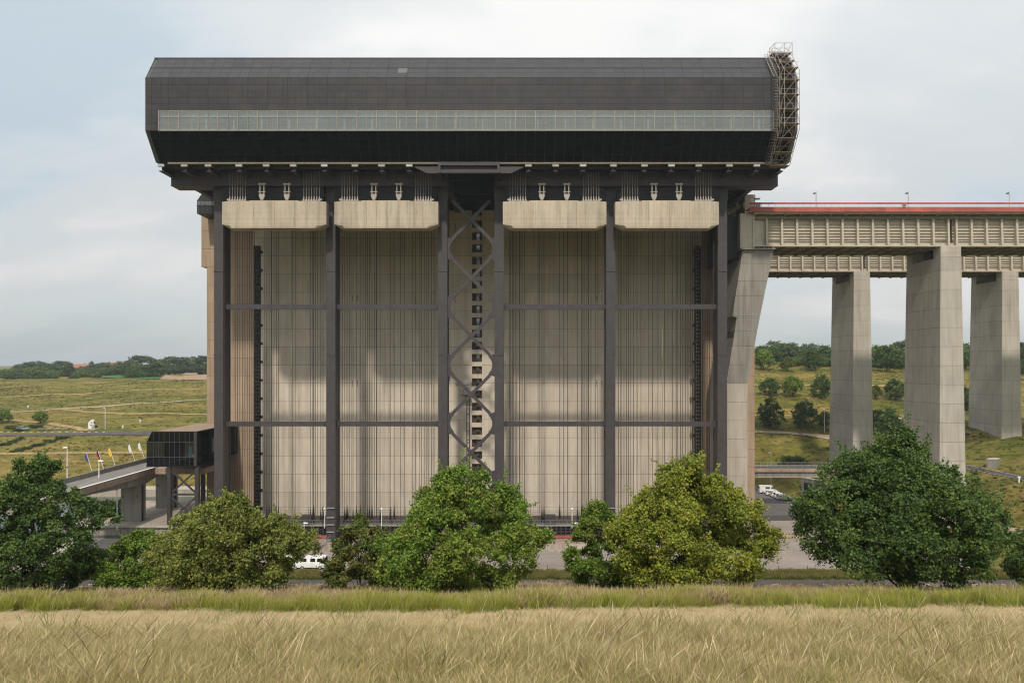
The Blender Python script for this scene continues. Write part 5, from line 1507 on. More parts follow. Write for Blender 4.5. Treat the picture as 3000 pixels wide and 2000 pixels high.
# ------------------------------------------------------------------ white propeller sculpture and picnic place on the left hill
g = Vector(on_ground(272, 1257, 215)); sD = g.y; s_ = FPX / sD
sc_o = empty('propeller_sculpture', tuple(g), 'white curved propeller blade sculpture beside the hill road', 'sculpture')
zs3 = lambda x, y: (X(200 + x * .07652, sD), Z(1200 + y * .07652, sD))
outer = [(790, 715), (765, 640), (758, 560), (780, 480), (830, 415), (900, 372), (975, 365), (995, 392)]
inner_ = [(970, 440), (958, 500), (985, 560), (930, 600), (900, 660), (880, 715)]
poly = [zs3(*q) for q in outer + inner_]
import bmesh as _bm
def plate_with_holes(name, poly, holes, y0, y1, mat, parent):
    """thin curved plate with openings, triangulated in the XZ plane"""
    bm = _bm.new(); edges = []
    for ring in [poly] + holes:
        vs_ = [bm.verts.new((x, y0, z)) for x, z in ring]
        for i in range(len(vs_)): edges.append(bm.edges.new((vs_[i], vs_[(i + 1) % len(vs_)])))
    _bm.ops.triangle_fill(bm, use_beauty=True, edges=edges)
    def inside(pt, ring):
        c = False; j = len(ring) - 1
        for i in range(len(ring)):
            if (ring[i][1] > pt[1]) != (ring[j][1] > pt[1]) and pt[0] < (ring[j][0] - ring[i][0]) * (pt[1] - ring[i][1]) / (ring[j][1] - ring[i][1]) + ring[i][0]: c = not c
            j = i
        return c
    kill = [f for f in bm.faces if any(inside((f.calc_center_median().x, f.calc_center_median().z), h) for h in holes)]
    _bm.ops.delete(bm, geom=kill, context='FACES_ONLY')
    ex = _bm.ops.extrude_face_region(bm, geom=list(bm.faces))
    _bm.ops.translate(bm, verts=[e for e in ex['geom'] if isinstance(e, _bm.types.BMVert)], vec=(0, y1 - y0, 0))
    _bm.ops.recalc_face_normals(bm, faces=bm.faces)
    me = bpy.data.meshes.new(name); bm.to_mesh(me); bm.free(); me.materials.append(mat)
    return put(name, me, parent)
el = lambda cx, cy, rx, ry, t: [zs3(cx + rx * math.cos(a) * math.cos(t) - ry * math.sin(a) * math.sin(t), cy + rx * math.cos(a) * math.sin(t) + ry * math.sin(a) * math.cos(t)) for a in np.linspace(0, 2 * math.pi, 12, endpoint=False)]
plate_with_holes('blade', poly, [el(890, 505, 52, 32, .7), el(865, 595, 48, 30, 0)], sD - .1, sD + .3, M['white'], sc_o)
x0, z0 = zs3(700, 770); x1, z1 = zs3(1130, 710)
MB().box(x0, x1, sD - 1, sD + 2, z0 - .6, z1).build('plinth', M['leg_light'], sc_o)
x0, z0 = zs3(930, 690); x1, z1 = zs3(1040, 580); x2, _ = zs3(1090, 690)
MB().box(x0, x1, sD - .5, sD + .8, z0, z1).build('hub', M['galv'], sc_o)
MB().xz([(x1, z0), (x2, z0), (x1 + .1, z1)], sD - .3, sD + .8).build('hub_wedge', M['black'], sc_o)
for k, (px, py) in enumerate(((120, 1261), (145, 1260), (168, 1260), (192, 1259))):
    g = Vector(on_ground(px, py, 215))
    t = empty('picnic_table', tuple(g), ORD[k] + ' pale picnic table from the left beside the hill road', 'picnic table', 'picnic tables on the left hill')
    MB().box(g.x - 1.1, g.x + 1.1, g.y - .4, g.y + .4, g.z + .75, g.z + .85).build('table_top', M['rodwhite'], t)
    for s in (-1, 1):
        MB().box(g.x - 1.1, g.x + 1.1, g.y + s * .75 - .15, g.y + s * .75 + .15, g.z + .42, g.z + .5).build('bench', M['rodwhite'], t)
        MB().bar((g.x + s * .8, g.y - .7, g.z), (g.x + s * .8, g.y + .1, g.z + .75), .1, .1).build('leg', M['rodwhite'], t)
        MB().bar((g.x + s * .8, g.y + .7, g.z), (g.x + s * .8, g.y - .1, g.z + .75), .1, .1).build('leg', M['rodwhite'], t)
# low bollard posts on the hill
for k, (px, py, h_, lab) in enumerate(((82, 1195, .9, 'short white marker post on the upper hill track'), (411, 1239, 1.0, 'thin white marker post left of the gallery roof'), (360, 1256, 1.0, 'pale square post beside the hill road'), (2985, 1412, 1.0, 'white bollard beside the bank road at the right edge'))):
    g = Vector(on_ground(px, py, 150 if px > 2000 else 215))
    p = empty('marker_post', tuple(g), lab, 'post')
    MB().box(g.x - .14, g.x + .14, g.y - .14, g.y + .14, g.z - .2, g.z + h_).build('post', M['white'], p)
    MB().hexa([(g.x - .32, g.y - .2, g.z + h_), (g.x + .32, g.y - .2, g.z + h_), (g.x + .32, g.y + .2, g.z + h_), (g.x - .32, g.y + .2, g.z + h_)],
              [(g.x - .25, g.y - .15, g.z + h_ + .35), (g.x + .25, g.y - .15, g.z + h_ + .35), (g.x + .25, g.y + .15, g.z + h_ + .35), (g.x - .25, g.y + .15, g.z + h_ + .35)]).build('post_head', M['white'], p)
# covered boats on the near quay, behind the leftmost tree
for k, (px, d, w, mat, lab) in enumerate(((250, 134.2, 1.0, M['steel2'], 'dark moored work boat behind the leftmost tree'), (272, 131.5, .9, M['steel2'], 'dark boat with a white cover between two trees'))):
    x = X(px, d)
    b = empty('boat', (x, d, 1.2), lab, 'boat')
    hull = MB(); L = 3.2
    rings = [(-L, .55), (-L * .6, .95), (0, 1.05), (L * .6, .9), (L, .12)]
    for (xa, wa), (xb, wb) in zip(rings, rings[1:]):
        hull.hexa([(x + xa, d - wa * .6, 1.0), (x + xb, d - wb * .6, 1.0), (x + xb, d + wb * .6, 1.0), (x + xa, d + wa * .6, 1.0)],
                  [(x + xa, d - wa, 2.1), (x + xb, d - wb, 2.1 + .12 * (xb == L)), (x + xb, d + wb, 2.1 + .12 * (xb == L)), (x + xa, d + wa, 2.1)])
    hull.build('hull', mat, b)
    MB().hexa([(x - L * .7, d - .8, 2.11), (x + L * .6, d - .7, 2.11), (x + L * .6, d + .7, 2.11), (x - L * .7, d + .8, 2.11)],
              [(x - L * .7, d - .3, 2.5), (x + L * .6, d - .2, 2.45), (x + L * .6, d + .2, 2.45), (x - L * .7, d + .3, 2.5)]).build('cover', M['white'] if k else M['steel'], b)
# wire fence along the verge
fe = empty('wire_fence', (0, 132.3, 0), 'thin wire fence with dark posts along the grass verge', 'fence')
fp = MB().tube((0, 0, -.2), (0, 0, 1.3), .05, 5).mesh('fence_post', M['steel2'])
for k in range(-16, 17): put('fence_post', fp, fe, (k * 5.6 + .6, 132.3, 0))
for zc in (.5, .85, 1.2): MB().tube((-90, 132.3, zc), (92, 132.3, zc), .012, 3).build('fence_wire', M['steel2'], fe)

# ------------------------------------------------------------------ houses far behind at the left
def house(px, py, d, w, l, h, rot, lab):
    x = X(px, d); z = float(H(x, d))
    hz_ = Z(py, d)          # ridge height as seen
    h0 = max(2.6, (hz_ - z) * .58)
    o = empty('house', (x, d, z), lab, 'house', 'houses on the far left horizon')
    c, s = math.cos(rot), math.sin(rot)
    R = lambda u, v: (x + u * c - v * s, d + u * s + v * c)
    MB().xy([R(-l/2, -w/2), R(l/2, -w/2), R(l/2, w/2), R(-l/2, w/2)], z - 2, z + h0).build('wall', M['brick'], o)
    a = [(*R(-l/2 - .3, -w/2 - .4), z + h0), (*R(-l/2 - .3, 0), hz_), (*R(-l/2 - .3, w/2 + .4), z + h0)]
    b = [(*R(l/2 + .3, -w/2 - .4), z + h0), (*R(l/2 + .3, 0), hz_), (*R(l/2 + .3, w/2 + .4), z + h0)]
    ro = MB().prism(a, b).build('roof', M['redroof'], o)
    q = R(l * .3, 0); MB().box(q[0] - .5, q[0] + .5, q[1] - .4, q[1] + .4, hz_ - .8, hz_ + 1.0).build('chimney', M['brick'], ro)
    for k in range(3):
        u = -l / 2 + l * (k + .5) / 3; p = R(u, -w/2 - .05)
        MB().box(p[0] - .55, p[0] + .55, p[1] - .05, p[1] + .1, z + h0 * .4, z + h0 * .75).build('window', M['carglass'], o)
house(228, 1066, 760, 10, 26, 4, 0, 'long low red roofed farm building on the far left horizon')
house(313, 1061, 800, 9, 11, 5, 1.2, 'red gabled house on the horizon left of the round tree')
house(331, 1061, 810, 9, 13, 5, .3, 'wide red roofed house on the horizon just left of the dark tree')
house(295, 1067, 790, 9, 10, 5, .0, 'small red roofed house on the horizon right of the farm building')
house(382, 1058, 850, 10, 12, 6, .9, 'tall brick house with red roof peeping between horizon trees')
house(543, 1068, 800, 9, 16, 5, .2, 'red roofed house on the horizon near the tower edge')
house(180, 1086, 700, 8, 9, 5, .6, 'little brick house among bushes on the far left horizon')

# ------------------------------------------------------------------ trees
def lobes(rng_, n=9, fr=3.0):
    k = rng_.normal(size=(n, 3)) * fr; ph = rng_.uniform(0, 6.28, n)
    return lambda d: np.sin(d @ k.T + ph).sum(1) / math.sqrt(n)
def leaf_cloud(rng_, centres, per, spread, size, cols, up=0.35, outward=None):
    n = len(centres) * per
    c = np.repeat(centres, per, 0) + rng_.normal(size=(n, 3)) * spread * np.array([1, 1, .8])
    nrm = rng_.normal(size=(n, 3)) + np.array([0, 0, up])
    if outward is not None: nrm += np.repeat(outward, per, 0) * .7
    nrm /= np.linalg.norm(nrm, axis=1)[:, None]
    t = np.cross(nrm, rng_.normal(size=(n, 3))); t /= np.linalg.norm(t, axis=1)[:, None]
    b = np.cross(nrm, t)
    s = size * rng_.uniform(.65, 1.25, n)[:, None]
    v = np.stack([c - t * s * .55, c - b * s * .42 + nrm * s * .12, c + t * s * .55, c + b * s * .42 + nrm * s * .12], 1).reshape(-1, 3)
    f = np.arange(n * 4).reshape(n, 4)
    col = np.repeat(cols, 4, 0)
    return v, f, col
def crown(seed, R, Ht, z0, nclump, per, leaf, pal, widest=.36, skirt=.5, sprigs=60, lump=.2, tipw=.3, spread=None, rx=1.0, fr=3.0, nl=None, lr=(.15, .27), pw=(1.3, .92)):
    """foliage as many leafy boughs set round a dome: radius R, height Ht from z0; nclump * per leaves in all"""
    r_ = np.random.default_rng(seed); lob = lobes(r_, 9, fr)
    nl = nl or 90
    # boughs spread evenly over the dome
    cand = 0; P_ = []; Rl = []; O_ = []
    tries = 0
    while len(P_) < nl and tries < nl * 60:
        tries += 1
        t = r_.uniform(0.02, .98) ** .9; th = r_.uniform(0, 6.283)
        pr = (max(0, 1 - ((t - widest) / (1 - widest)) ** pw[0]) ** pw[1]) if t > widest else skirt + (1 - skirt) * math.sin(t / widest * math.pi / 2)
        if r_.uniform() > pr + .12: continue
        d = np.array([[math.cos(th), math.sin(th), (t - .4) * 1.6]])
        L = 1 + lump * float(lob(d)[0])
        rl = R * r_.uniform(*lr)
        q_ = r_.uniform(); inner = (1.0 if q_ < .66 else 1.13) if q_ < .82 else r_.uniform(.35, .8)
        rad = max(0, R * pr * L * inner - rl * .55)
        zc = z0 + min(Ht - rl * .45, max(rl * .55, Ht * t * (1 + .08 * float(lob(d * 1.7 + 3)[0]))))
        c = np.array([math.cos(th) * rad * rx, math.sin(th) * rad, zc])
        if any(np.linalg.norm((c - q) / np.array([1, 1, .85])) < .5 * (rl + rq) for q, rq in zip(P_[-60:], Rl[-60:])) and tries < nl * 40: continue
        o = np.array([math.cos(th), math.sin(th), (t - .25) * 1.3]); o /= np.linalg.norm(o)
        P_.append(c); Rl.append(rl); O_.append(o)
    P_, Rl, O_ = np.array(P_), np.array(Rl), np.array(O_)
    N = nclump * per; grp = 7
    w = Rl ** 2 / (Rl ** 2).sum()
    li = r_.choice(len(P_), N // grp, p=w)
    dv_ = r_.normal(size=(len(li), 3)) + O_[li] * .75 + np.array([0, 0, .45]); dv_ /= np.linalg.norm(dv_, axis=1)[:, None]
    rr = Rl[li] * r_.uniform(.62, 1.06, len(li)) * (1 + .18 * lob(dv_ * 1.6 + P_[li]))
    c = P_[li] + dv_ * rr[:, None] * np.array([1, 1, .82])
    dark, mid, lite, tip = [np.array(x) for x in pal]
    lt = r_.uniform(0, 1, len(P_))[li][:, None]
    fresh = np.clip(.25 + .5 * lt + r_.normal(size=(len(li), 1)) * .2, 0, 1)
    cc = dark * (1 - fresh) + mid * fresh
    tipf = (r_.uniform(size=len(P_)) < tipw * 1.6)[li] & (r_.uniform(size=len(li)) < .55)
    m = len(li) * grp
    cl = np.repeat(cc, grp, 0)
    lf = np.clip(np.repeat(r_.normal(.34, .26, len(li)), grp) + r_.normal(0, .12, m), 0, 1)[:, None]
    cl = cl * (1 - lf) + lite * lf
    tf = np.repeat(tipf, grp)[:, None] * r_.uniform(.2, 1, (m, 1))
    cl = cl * (1 - tf) + tip * tf
    cl *= r_.uniform(.88, 1.12, (m, 1))
    V, F, C = leaf_cloud(r_, c, grp, spread or leaf * .75, leaf, cl, outward=dv_)
    if sprigs:
        up = np.where(O_[:, 2] > -.1)[0]
        i = r_.choice(up, sprigs); dirs = O_[i] * .5 + np.array([0, 0, .75]) + r_.normal(size=(sprigs, 3)) * .35
        dirs /= np.linalg.norm(dirs, axis=1)[:, None]
        ln = (Rl[i] + R * .06) * r_.uniform(.4, 1.2, sprigs); k = 9; ps = []
        for q in range(k): ps.append(P_[i] + dirs * (Rl[i] * .8 + ln * q / k)[:, None])
        ps = np.concatenate(ps); m = len(ps) * 5
        cl = (mid * .5 + lite * .5)[None] * r_.uniform(.75, 1.2, (m, 1))
        V2, F2, C2 = leaf_cloud(r_, ps, 5, leaf * .55, leaf * .95, cl)
        F2 = F2 + len(V); V = np.concatenate([V, V2]); F = np.concatenate([F, F2]); C = np.concatenate([C, C2])
    return V, F, C, P_
def limbs(seed, R, Ht, z0, r0, c, n=14, rx=1.0):
    r_ = np.random.default_rng(seed + 1); m = MB()
    top = Ht * .62
    segs = 6; pts = [Vector((.12 * math.sin(k * 1.3) * k / 3, .1 * math.cos(k * 1.7) * k / 3, -.5 + (z0 + top + .5) * k / segs)) for k in range(segs + 1)]
    for k in range(segs): m.tube(pts[k], pts[k+1], r0 * (1 - .8 * k / segs), 7, r0 * (1 - .8 * (k + 1) / segs), False)
    pick = c[r_.choice(len(c), min(n, len(c)), replace=False)]
    for q in pick:
        a = pts[min(segs, 1 + int(r_.uniform(0, 4)))]
        b = Vector(q); mid_ = a.lerp(b, .5) + Vector((0, 0, -.05 * R))
        m.tube(a, mid_, r0 * .36, 5, r0 * .2, False); m.tube(mid_, a.lerp(b, .93), r0 * .2, 5, r0 * .05, False)
    return m
def make_tree(name, label, loc, R, Ht, z0, nclump, per, leaf, pal, seed, group=None, **kw):
    o = empty(name, (0, 0, 0), label, 'tree', group)
    V, F, C, c = crown(seed, R, Ht, z0, nclump, per, leaf, pal, **kw)
    put('crown', fast_mesh('crown', V, F, M['leaf'], C), o)
    limbs(seed, R, Ht, z0, max(.06, R * .036), c).build('trunk', M['bark'], o)
    o.location = loc
    return o

PAL_DARK = ((0.0176, 0.0397, 0.0121), (0.0551, 0.1072, 0.0275), (0.129, 0.2018, 0.0463), (0.1414, 0.2105, 0.0414))
PAL_MID = ((0.0316, 0.0706, 0.011), (0.1183, 0.2061, 0.0237), (0.2372, 0.3376, 0.0474), (0.2676, 0.2788, 0.0517))
PAL_YEL = ((0.0516, 0.0807, 0.0112), (0.1712, 0.2102, 0.0233), (0.3026, 0.3279, 0.0437), (0.2944, 0.2911, 0.0421))
PAL_RED = ((0.0265, 0.0551, 0.011), (0.095, 0.1347, 0.0275), (0.1654, 0.2066, 0.0429), (0.2223, 0.1887, 0.0468))
PAL_OLV = ((0.0411, 0.0708, 0.0137), (0.1457, 0.1837, 0.0348), (0.2566, 0.2823, 0.0616), (0.2857, 0.2788, 0.0642))

def fg(name, label, px0, px1, ptop, pbase, D, pal, seed, leaf=.118, dens=1.0, cx=None, z0=.55, **kw):
    s = FPX / D
    R = (px1 - px0) / 2 / s
    xc = X((px0 + px1) / 2 if cx is None else cx, D)
    g = float(H(xc, D))
    zt = Z(ptop, D)
    Ht = zt - g - z0 - .35
    area = 4 * R * R + 5 * R * Ht
    per = 55
    nc = int(area * 7.4 * dens)
    kw.setdefault('nl', int(min(260, 50 + area * .62))); kw.setdefault('lr', (.085, .2))
    return make_tree(name, label, (xc, D, g), R / 1.18, Ht, z0, nc, per, leaf, pal, seed, 'field maples along the near slope', **kw)
k2 = 1.2755
fg('maple_tree', 'leftmost dark green tree cut by the photo edge', -75 * k2, 228 * k2, 1045 * k2, 1345, 37, PAL_DARK, 11, sprigs=110, lump=.26)
fg('maple_tree', 'small dense dark green tree beside the leftmost big tree', 216 * k2, 446 * k2, 1208 * k2, 1340, 40, PAL_MID, 12, tipw=.1, sprigs=40)
fg('maple_tree', 'yellowish olive tree in front of the leftmost column', 350 * k2, 708 * k2, 1122 * k2, 1345, 36, PAL_OLV, 13, tipw=.45, sprigs=110, lump=.24, skirt=.5, z0=.9)
fg('maple_tree', 'small reddish green tree left of the central bright tree', 728 * k2, 928 * k2, 1172 * k2, 1335, 39, PAL_RED, 14, tipw=.5, sprigs=40, widest=.3)
fg('maple_tree', 'large bright green central tree below the lattice bay', 866 * k2, 1252 * k2, 1070 * k2, 1350, 36, PAL_MID, 15, tipw=.4, sprigs=120, lump=.22)
fg('maple_tree', 'dark green smaller tree touching the large yellowish one', 1276 * k2, 1480 * k2, 1148 * k2, 1340, 40, PAL_MID, 16, tipw=.2, sprigs=50, widest=.42)
fg('maple_tree', 'large yellow green tree in front of the right columns', 1378 * k2, 1782 * k2, 1036 * k2, 1355, 36, PAL_YEL, 17, tipw=.35, sprigs=150, lump=.22)
fg('maple_tree', 'biggest dark green tree in front of the aqueduct piers', 1822 * k2, 2316 * k2, 978 * k2, 1362, 35, PAL_DARK, 18, dens=.95, sprigs=260, lump=.25, skirt=.48, z0=1.15)
fg('maple_tree', 'green tree barely showing at the right photo edge', 2322 * k2, 2560 * k2, 1170 * k2, 1360, 37, PAL_DARK, 19, sprigs=40)

# trees on the hillside at the right: shared meshes
def proto(seed, pal, R, Ht, z0, nclump, per, leaf, **kw):
    V, F, C, c = crown(seed, R, Ht, z0, nclump, per, leaf, pal, **kw)
    import bmesh
    tm = limbs(seed, R, Ht, z0, R * .05, c, 8).mesh('trunk', M['bark'])
    return fast_mesh('crown', V, F, M['leaf'], C), tm
HP = [proto(31, PAL_DARK, 3.4, 6.2, .9, 330, 14, .36, sprigs=14, lump=.1, tipw=.1, nl=46, lr=(.2, .32), pw=(1.8, .7)), proto(32, PAL_MID, 3.3, 5.8, 1.2, 330, 14, .36, sprigs=12, lump=.1, tipw=.2, nl=46, lr=(.2, .32), pw=(1.8, .7)),
      proto(33, PAL_DARK, 3.2, 7.4, .6, 340, 14, .36, sprigs=16, lump=.1, widest=.28, tipw=.1, nl=46, lr=(.2, .32), pw=(1.8, .7)), proto(34, PAL_RED, 2.8, 5.2, 1.4, 280, 14, .34, sprigs=10, tipw=.5, nl=40, lr=(.2, .32), pw=(1.8, .7))]
def placed(name, label, meshes, g, sc_, rot, group, cat='tree'):
    o = empty(name, (0, 0, 0), label, cat, group)
    put('crown', meshes[0], o); put('trunk', meshes[1], o)
    o.location = g; o.rotation_euler = (0, 0, rot); o.scale = sc_
    return o
z5 = lambda x, y: (2100 + x * .3827, 920 + y * .3827)
rows_ = {'lowest': [(412, 865, 170, 2), (668, 870, 175, 0), (825, 865, 105, 0), (1235, 905, 150, 0), (1330, 915, 150, 2), (1910, 740, 110, 0)],
         'middle': [(410, 625, 120, 0), (580, 632, 140, 1), (798, 640, 140, 2), (1215, 650, 100, 3), (1365, 660, 140, 0), (1895, 700, 120, 0)],
         'upper': [(355, 430, 140, 1), (430, 385, 110, 0), (542, 440, 110, 3), (728, 435, 130, 0), (1300, 440, 170, 0), (1410, 420, 110, 2), (1905, 425, 120, 0), (2345, 470, 100, 0)]}
for rn, lst in rows_.items():
    for k, (zx, zy, w, v) in enumerate(lst):
        px, py = z5(zx, zy); g = on_ground(px, py, 225)
        s = w * .3827 * g[1] / FPX / 6.6
        placed('hillside_tree', '%s tree from the left in the %s row on the right hillside' % (ORD[k], rn), HP[v], g, (s, s, s * 1.02), k * 1.3, 'round trees on the right hillside')
# dense growth behind the upper row
FP = [proto(41, ((.055, .10, .035), (.085, .14, .045), (.12, .175, .055), (.12, .16, .05)), 5.2, 10.5, .3, 300, 13, .7, nl=36, lr=(.22, .36), pw=(2.0, .62), sprigs=10, lump=.2, tipw=.1),
      proto(42, ((.050, .09, .042), (.078, .125, .05), (.11, .155, .06), (.12, .15, .05)), 5.0, 12.5, .5, 300, 13, .7, nl=36, lr=(.22, .36), pw=(2.0, .62), sprigs=10, lump=.2, tipw=.1, widest=.45),
      proto(43, ((.07, .12, .028), (.11, .175, .038), (.15, .21, .05), (.14, .18, .045)), 5.5, 8.0, .2, 300, 13, .7, nl=36, lr=(.22, .36), pw=(2.0, .62), sprigs=10, lump=.2, tipw=.1),
      proto(44, ((.05, .09, .042), (.07, .115, .048), (.09, .135, .052), (.1, .14, .05)), 3.2, 13.5, .4, 300, 13, .7, nl=36, lr=(.22, .36), pw=(2.0, .62), sprigs=6, lump=.12, tipw=.1, widest=.4)]
wood = [(2215, 1020, 420, 1), (2240, 1012, 415, 1), (2265, 1004, 425, 0), (2290, 1004, 430, 1), (2320, 1008, 420, 0), (2345, 1014, 425, 1), (2372, 1010, 430, 0), (2398, 1020, 420, 1),
        (2335, 1055, 355, 2), (2362, 1035, 365, 0), (2388, 1045, 358, 2), (2415, 1016, 362, 0), (2436, 1022, 365, 2), (2425, 1060, 350, 2),
        (2560, 1030, 362, 0), (2585, 1018, 366, 2), (2610, 1022, 360, 0), (2640, 1000, 420, 1), (2665, 990, 425, 1), (2600, 1040, 352, 2), (2635, 1030, 356, 2), (2560, 1050, 352, 2), (2655, 1040, 352, 0),
        (2825, 1010, 360, 0), (2850, 1018, 356, 2), (2995, 1000, 350, 1), (3020, 1005, 352, 0)]
for k, (px, pt, d, v) in enumerate(wood):
    g = G(px, d); hgt = Z(pt, d) - g[2]
    base = (10.8, 13, 8.2, 13.9)[v]
    s = max(.45, hgt / base); w = min(1.35, max(.75, s)) * (1.15 if d < 400 else 1.25)
    placed('wood_tree', '%s tree from the left in the wood on the right skyline' % ORD[k] if k < 30 else 'tree in the wood', FP[v], g, (w, w, s), k * 2.1, 'wood on the right skyline')
# far left tree line
tl = [(18, 1085, 560, 2), (45, 1080, 600, 2), (62, 1068, 640, 0), (85, 1060, 650, 1), (108, 1060, 660, 0), (132, 1062, 650, 1), (75, 1080, 560, 0), (108, 1078, 520, 2), (150, 1068, 640, 0), (180, 1056, 660, 1), (140, 1086, 560, 2), (170, 1088, 560, 2),
      (195, 1068, 560, 3), (210, 1066, 560, 3), (240, 1075, 620, 0), (275, 1066, 640, 1), (268, 1058, 820, 3), (305, 1064, 640, 0), (325, 1078, 600, 2), (365, 1060, 560, 0), (412, 1040, 600, 1), (405, 1072, 520, 0), (452, 1060, 500, 0), (500, 1043, 600, 1), (470, 1052, 700, 1), (533, 1045, 680, 1), (560, 1048, 690, 0), (585, 1043, 600, 3), (603, 1041, 590, 1), (250, 1086, 540, 2)]
for k, (px, pt, d, v) in enumerate(tl):
    g = G(px, d); hgt = Z(pt, d) - g[2]
    s = max(.4, hgt / (10.8, 13, 8.2, 13.9)[v]); w = s * (1.45 if v != 3 else .9) * (1.3 if hgt < 7 else 1.05)
    placed('far_tree', '%s listed tree of the hazy left skyline' % ORD[k], FP[v], g, (w, w, s), k * 1.7, 'trees along the left skyline')
byx = sorted([o for o in COL.objects if o.name.startswith('far_tree')], key=lambda o: o.location.x / o.location.y)
for k, o in enumerate(byx): o['label'] = '%s tree from the left along the hazy left skyline' % ORD[k]
byx = sorted([o for o in COL.objects if o.name.startswith('wood_tree')], key=lambda o: o.location.x / o.location.y)
for k, o in enumerate(byx): o['label'] = '%s tree from the left in the wood on the right skyline' % ORD[k]
for k, (px, py, w, lab) in enumerate(((118, 1241, 36, 'small round tree beside the picnic tables on the left hill'), (8, 1240, 40, 'small round tree at the left photo edge above the hill road'))):
    g = on_ground(px, py, 215); s = w * g[1] / FPX / 6.6
    placed('hillside_tree', lab, HP[1], g, (s, s, s * .95), k, 'small trees on the left hill')
# shrubs
SP = proto(51, ((.030, .060, .012), (.055, .10, .018), (.09, .14, .03), (.1, .13, .03)), 1.4, 1.5, .0, 80, 14, .24, sprigs=8, tipw=.1, nl=16, lr=(.3, .5), pw=(2.0, .62))
shr = [(30, 1256, 24), (55, 1258, 26), (95, 1252, 22), (112, 1253, 22), (52, 1263, 22)]
for k, (px, py, w) in enumerate(shr):
    g = on_ground(px, py, 215); s = w * g[1] / FPX / 2.8
    placed('shrub', '%s low green shrub from the left around the hill car park' % ORD[k], SP, g, (s, s * .8, s * .6), k, 'shrubs on the left hill', 'shrub')
for k, (px, d, s_) in enumerate(((284, 163, 1.5), (300, 162, 1.7), (318, 163, 1.5), (334, 164, 1.6), (346, 165, 1.2))):
    placed('shrub', '%s green reed clump from the left on the quay under the bridge' % ORD[k], SP, (X(px, d), d, QZ - .1), (s_, s_, s_ * 1.2), k, 'reeds on the quay', 'shrub')
for k, (x0, y0, x1, y1, n) in enumerate(((40, 1325, 195, 1280, 15), (0, 1307, 60, 1288, 6))):
    for q in range(n):
        t = q / (n - 1)
        g = on_ground(x0 + (x1 - x0) * t, y0 + (y1 - y0) * t + random.uniform(-3, 3), 205); s = random.uniform(.7, 1.15)
        placed('shrub', '%s shrub from the left in the %s planted row below the hill road' % (ORD[q], ('long', 'short')[k]), SP, g, (s * .9, s * .8, s * .42), q, 'shrub rows below the hill road', 'shrub')
for k, (px, d, s) in enumerate(((2290, 232, 1.3), (2305, 230, 1.6), (2318, 231, 1.9), (2330, 229, 1.8), (2342, 228, 1.5), (2275, 234, 1.1), (2325, 226, 1.4), (2338, 225, 1.5))):
    g = G(px, d)
    placed('shrub', '%s shrub from the left on the bank behind the parked cars' % ORD[k], SP, g, (s, s, s), k, 'shrubs behind the parking', 'shrub')
for k, (px, py, w) in enumerate(((218, 1098, 30), (286, 1093, 24), (378, 1094, 60), (415, 1096, 60), (447, 1096, 40), (30, 1103, 60), (80, 1103, 70), (140, 1100, 60))):
    d = 470; g = G(px, d); s = w * d / FPX / 2.8
    placed('shrub', '%s hedge clump from the left along the top of the left terraces' % ORD[k], SP, g, (s, s * .5, 1.5), k, 'hedge along the left terraces', 'shrub')
rd_g = MB()

# ------------------------------------------------------------------ grass, as instanced tufts
tuft_cols = {}
def tuft(name, nbl, hgt, spread, lean, base, tipc, headc, heads, wid, seed, flat=0.0, wind=.25):
    r_ = np.random.default_rng(seed); V = []; F = []; C = []
    base, tipc, headc = map(np.array, (base, tipc, headc))
    for k in range(nbl):
        a = r_.uniform(0, 6.28); rr = spread * math.sqrt(r_.uniform())
        p = np.array([rr * math.cos(a), rr * math.sin(a), 0.])
        la = r_.uniform(0, 6.28); ln = lean * r_.uniform(.3, 1.2)
        dirv = np.array([math.cos(la) * ln + wind, math.sin(la) * ln, 1.0 - flat]); dirv /= np.linalg.norm(dirv)
        h = hgt * r_.uniform(.6, 1.15); w = wid * r_.uniform(.7, 1.3)
        sa = r_.uniform(0, 3.14); side = np.array([math.cos(sa), math.sin(sa), 0]) * w
        bend = np.array([math.cos(la) + wind * 1.5, math.sin(la), -.35]) * h * .22 * r_.uniform(.2, 1.2)
        n0 = len(V); vv = r_.uniform(.75, 1.25)
        head = r_.uniform() < heads
        for j, s in enumerate((0, .45, .78, 1.0)):
            q = p + dirv * h * s + bend * s * s
            ww = (1.0, .8, .55, .1)[j]
            if head: ww = (.45, .4, 1.5, .35)[j]
            V += [q - side * ww, q + side * ww]
            cc = base * (1 - s) + tipc * s
            if head and j >= 2: cc = headc
            C += [cc * vv, cc * vv]
        for j in range(3): F.append((n0 + 2*j, n0 + 2*j + 1, n0 + 2*j + 3, n0 + 2*j + 2))
    me = fast_mesh(name, np.array(V), np.array(F), M['blade'], np.array(C))
    return bpy.data.objects.new(name, me)
